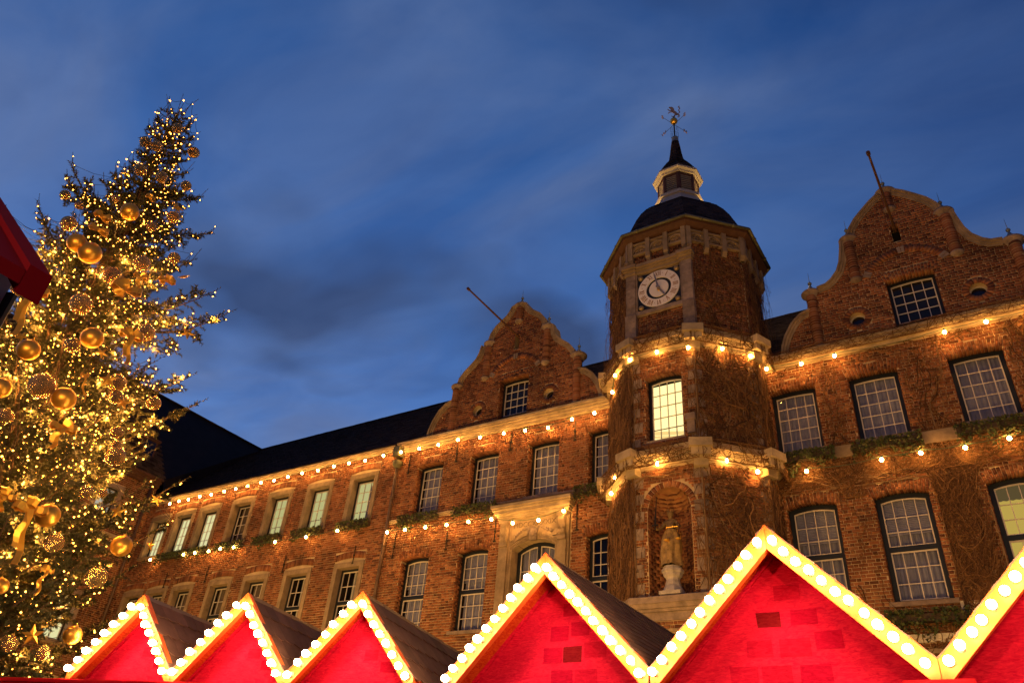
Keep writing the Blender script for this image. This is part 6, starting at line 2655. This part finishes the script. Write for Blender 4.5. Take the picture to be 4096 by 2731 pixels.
bb = sorted(BOWS, key=lambda p: -p[2])
for i, p in enumerate(bb):
    c = outwards(p)
    e = Vector(p[4:7]) - Vector(p[:3])
    t = thing('ribbon_bow', 'gold foil bow with hanging tails on the spruce, %s of the bows' % ordinal(i, len(bb)), 'bow', c, 0, 'gold bows on the Christmas tree')
    s = p[3]
    az = math.atan2(p[0], p[1])
    R_ = Vector((math.cos(az), -math.sin(az), 0))
    Fw = Vector((-math.sin(az), -math.cos(az), 0))
    rs = random.Random(i)
    for k in range(5):
        mb = MB()
        an = rs.uniform(0, PI) if k > 1 else (0.15 if k == 0 else PI - .15)
        d = R_ * math.cos(an) + Vector((0, 0, 1)) * math.sin(an) * .8
        pts = []
        for j in range(9):
            q = j / 8 * PI
            pts.append(d * (s * 1.15 * math.sin(q)) + Fw * (s * .42 * math.sin(2 * q)) + Fw * .03 + Vector((0, 0, .015 * math.sin(7 * q + k))))
        sd = (Fw.cross(d)).normalized()
        ribbon(mb, pts, s * .24, (sd + Vector((0, 0, .2))).normalized())
        build('loop', mb, M_FOIL, t)
    for k in (-1, 1):
        mb = MB()
        ln_ = max(e.length, s * 1.2) * (1 if k > 0 else .7)
        pts = []
        for j in range(9):
            q = j / 8
            pts.append(e.normalized() * ln_ * q + R_ * (k * s * .25 * q + .02 * math.sin(9 * q + k)) + Fw * (.05 + .03 * math.sin(6 * q + k)))
        ribbon(mb, pts, s * .22, (R_ + Fw * .5 * k).normalized())
        build('tail', mb, M_FOIL, t)

# ================================================================== market floodlights between the stalls and the town hall
for i, (fx, fy, fz, pw, where) in enumerate(FLOOD):
    t = thing('floodlight', 'black floodlight on a post behind the stalls, ' + where, 'floodlight', (fx, fy, 0), 0, 'floodlights behind the stalls')
    mb = MB()
    mb.tube([(0, 0, 0), (0, 0, fz - .2)], .05, 8)
    build('post', mb, M_BLACKPL, t)
    mb = MB()
    mb.box(-.22, .22, -.12, -.06, fz - .18, fz + .14)
    mb.box(-.22, -.2, -.06, .06, fz - .18, fz + .14)
    mb.box(.2, .22, -.06, .06, fz - .18, fz + .14)
    mb.box(-.2, .2, -.06, .06, fz - .2, fz - .18)
    hd = build('lamp_head', mb, M_BLACKPL, t)
    ld = bpy.data.lights.new('flood', 'SPOT')
    ld.energy = pw
    ld.color = WARM
    ld.spot_size = math.radians(128)
    ld.spot_blend = .6
    ld.shadow_soft_size = .12
    lo = bpy.data.objects.new('flood', ld)
    col.objects.link(lo)
    lo.parent = t
    lo.location = (0, .02, fz)
    lo.rotation_euler = (math.radians(118), 0, 0)

# lanterns of the market behind the viewer
for (fx, fy, fz, pw, where) in LANTERNS:
    t = thing('street_lantern', 'warm market lantern on a black post, ' + where, 'lantern', (fx, fy, 0), 0, 'market lanterns behind the viewer')
    mb = MB()
    mb.tube([(0, 0, 0), (0, 0, fz - .35)], .05, 8)
    mb.lathe((0, 0, fz - .4), [(.05, 0), (.14, .06), (.16, .08)], 8)
    build('post', mb, M_BLACKPL, t)
    mb = MB()
    mb.lathe((0, 0, fz + .2), [(.24, 0), (.2, .06), (.04, .2), (.01, .3)], 8)
    build('lantern_roof', mb, M_BLACKPL, t)
    ld = bpy.data.lights.new('lantern', 'POINT')
    ld.energy = pw
    ld.color = (1.0, .55, .2)
    ld.shadow_soft_size = .12
    lo = bpy.data.objects.new('lantern', ld)
    col.objects.link(lo)
    lo.parent = t
    lo.location = (0, 0, fz - .05)
# lamps on the bell roof that pick out the lantern from both sides
for s_ in (-1, 1):
    p = Vector((TX, TY, 24.75)) + Vector((.9436, .331, 0)) * (s_ * 2.25) - Vector((.331, -.9436, 0)) * .25
    mb = MB()
    mb.box(p.x - .1, p.x + .1, p.y - .1, p.y + .1, p.z - .35, p.z - .08)
    build('roof_uplight', mb, M_BLACKPL, tw)
    ld = bpy.data.lights.new('uplight', 'POINT')
    ld.energy = 260
    ld.color = (1.0, .60, .20)
    ld.shadow_soft_size = .08
    lo = bpy.data.objects.new('uplight', ld)
    col.objects.link(lo)
    lo.location = p + Vector((.9436, .331, 0)) * (s_ * .05) + Vector((0, 0, .12))
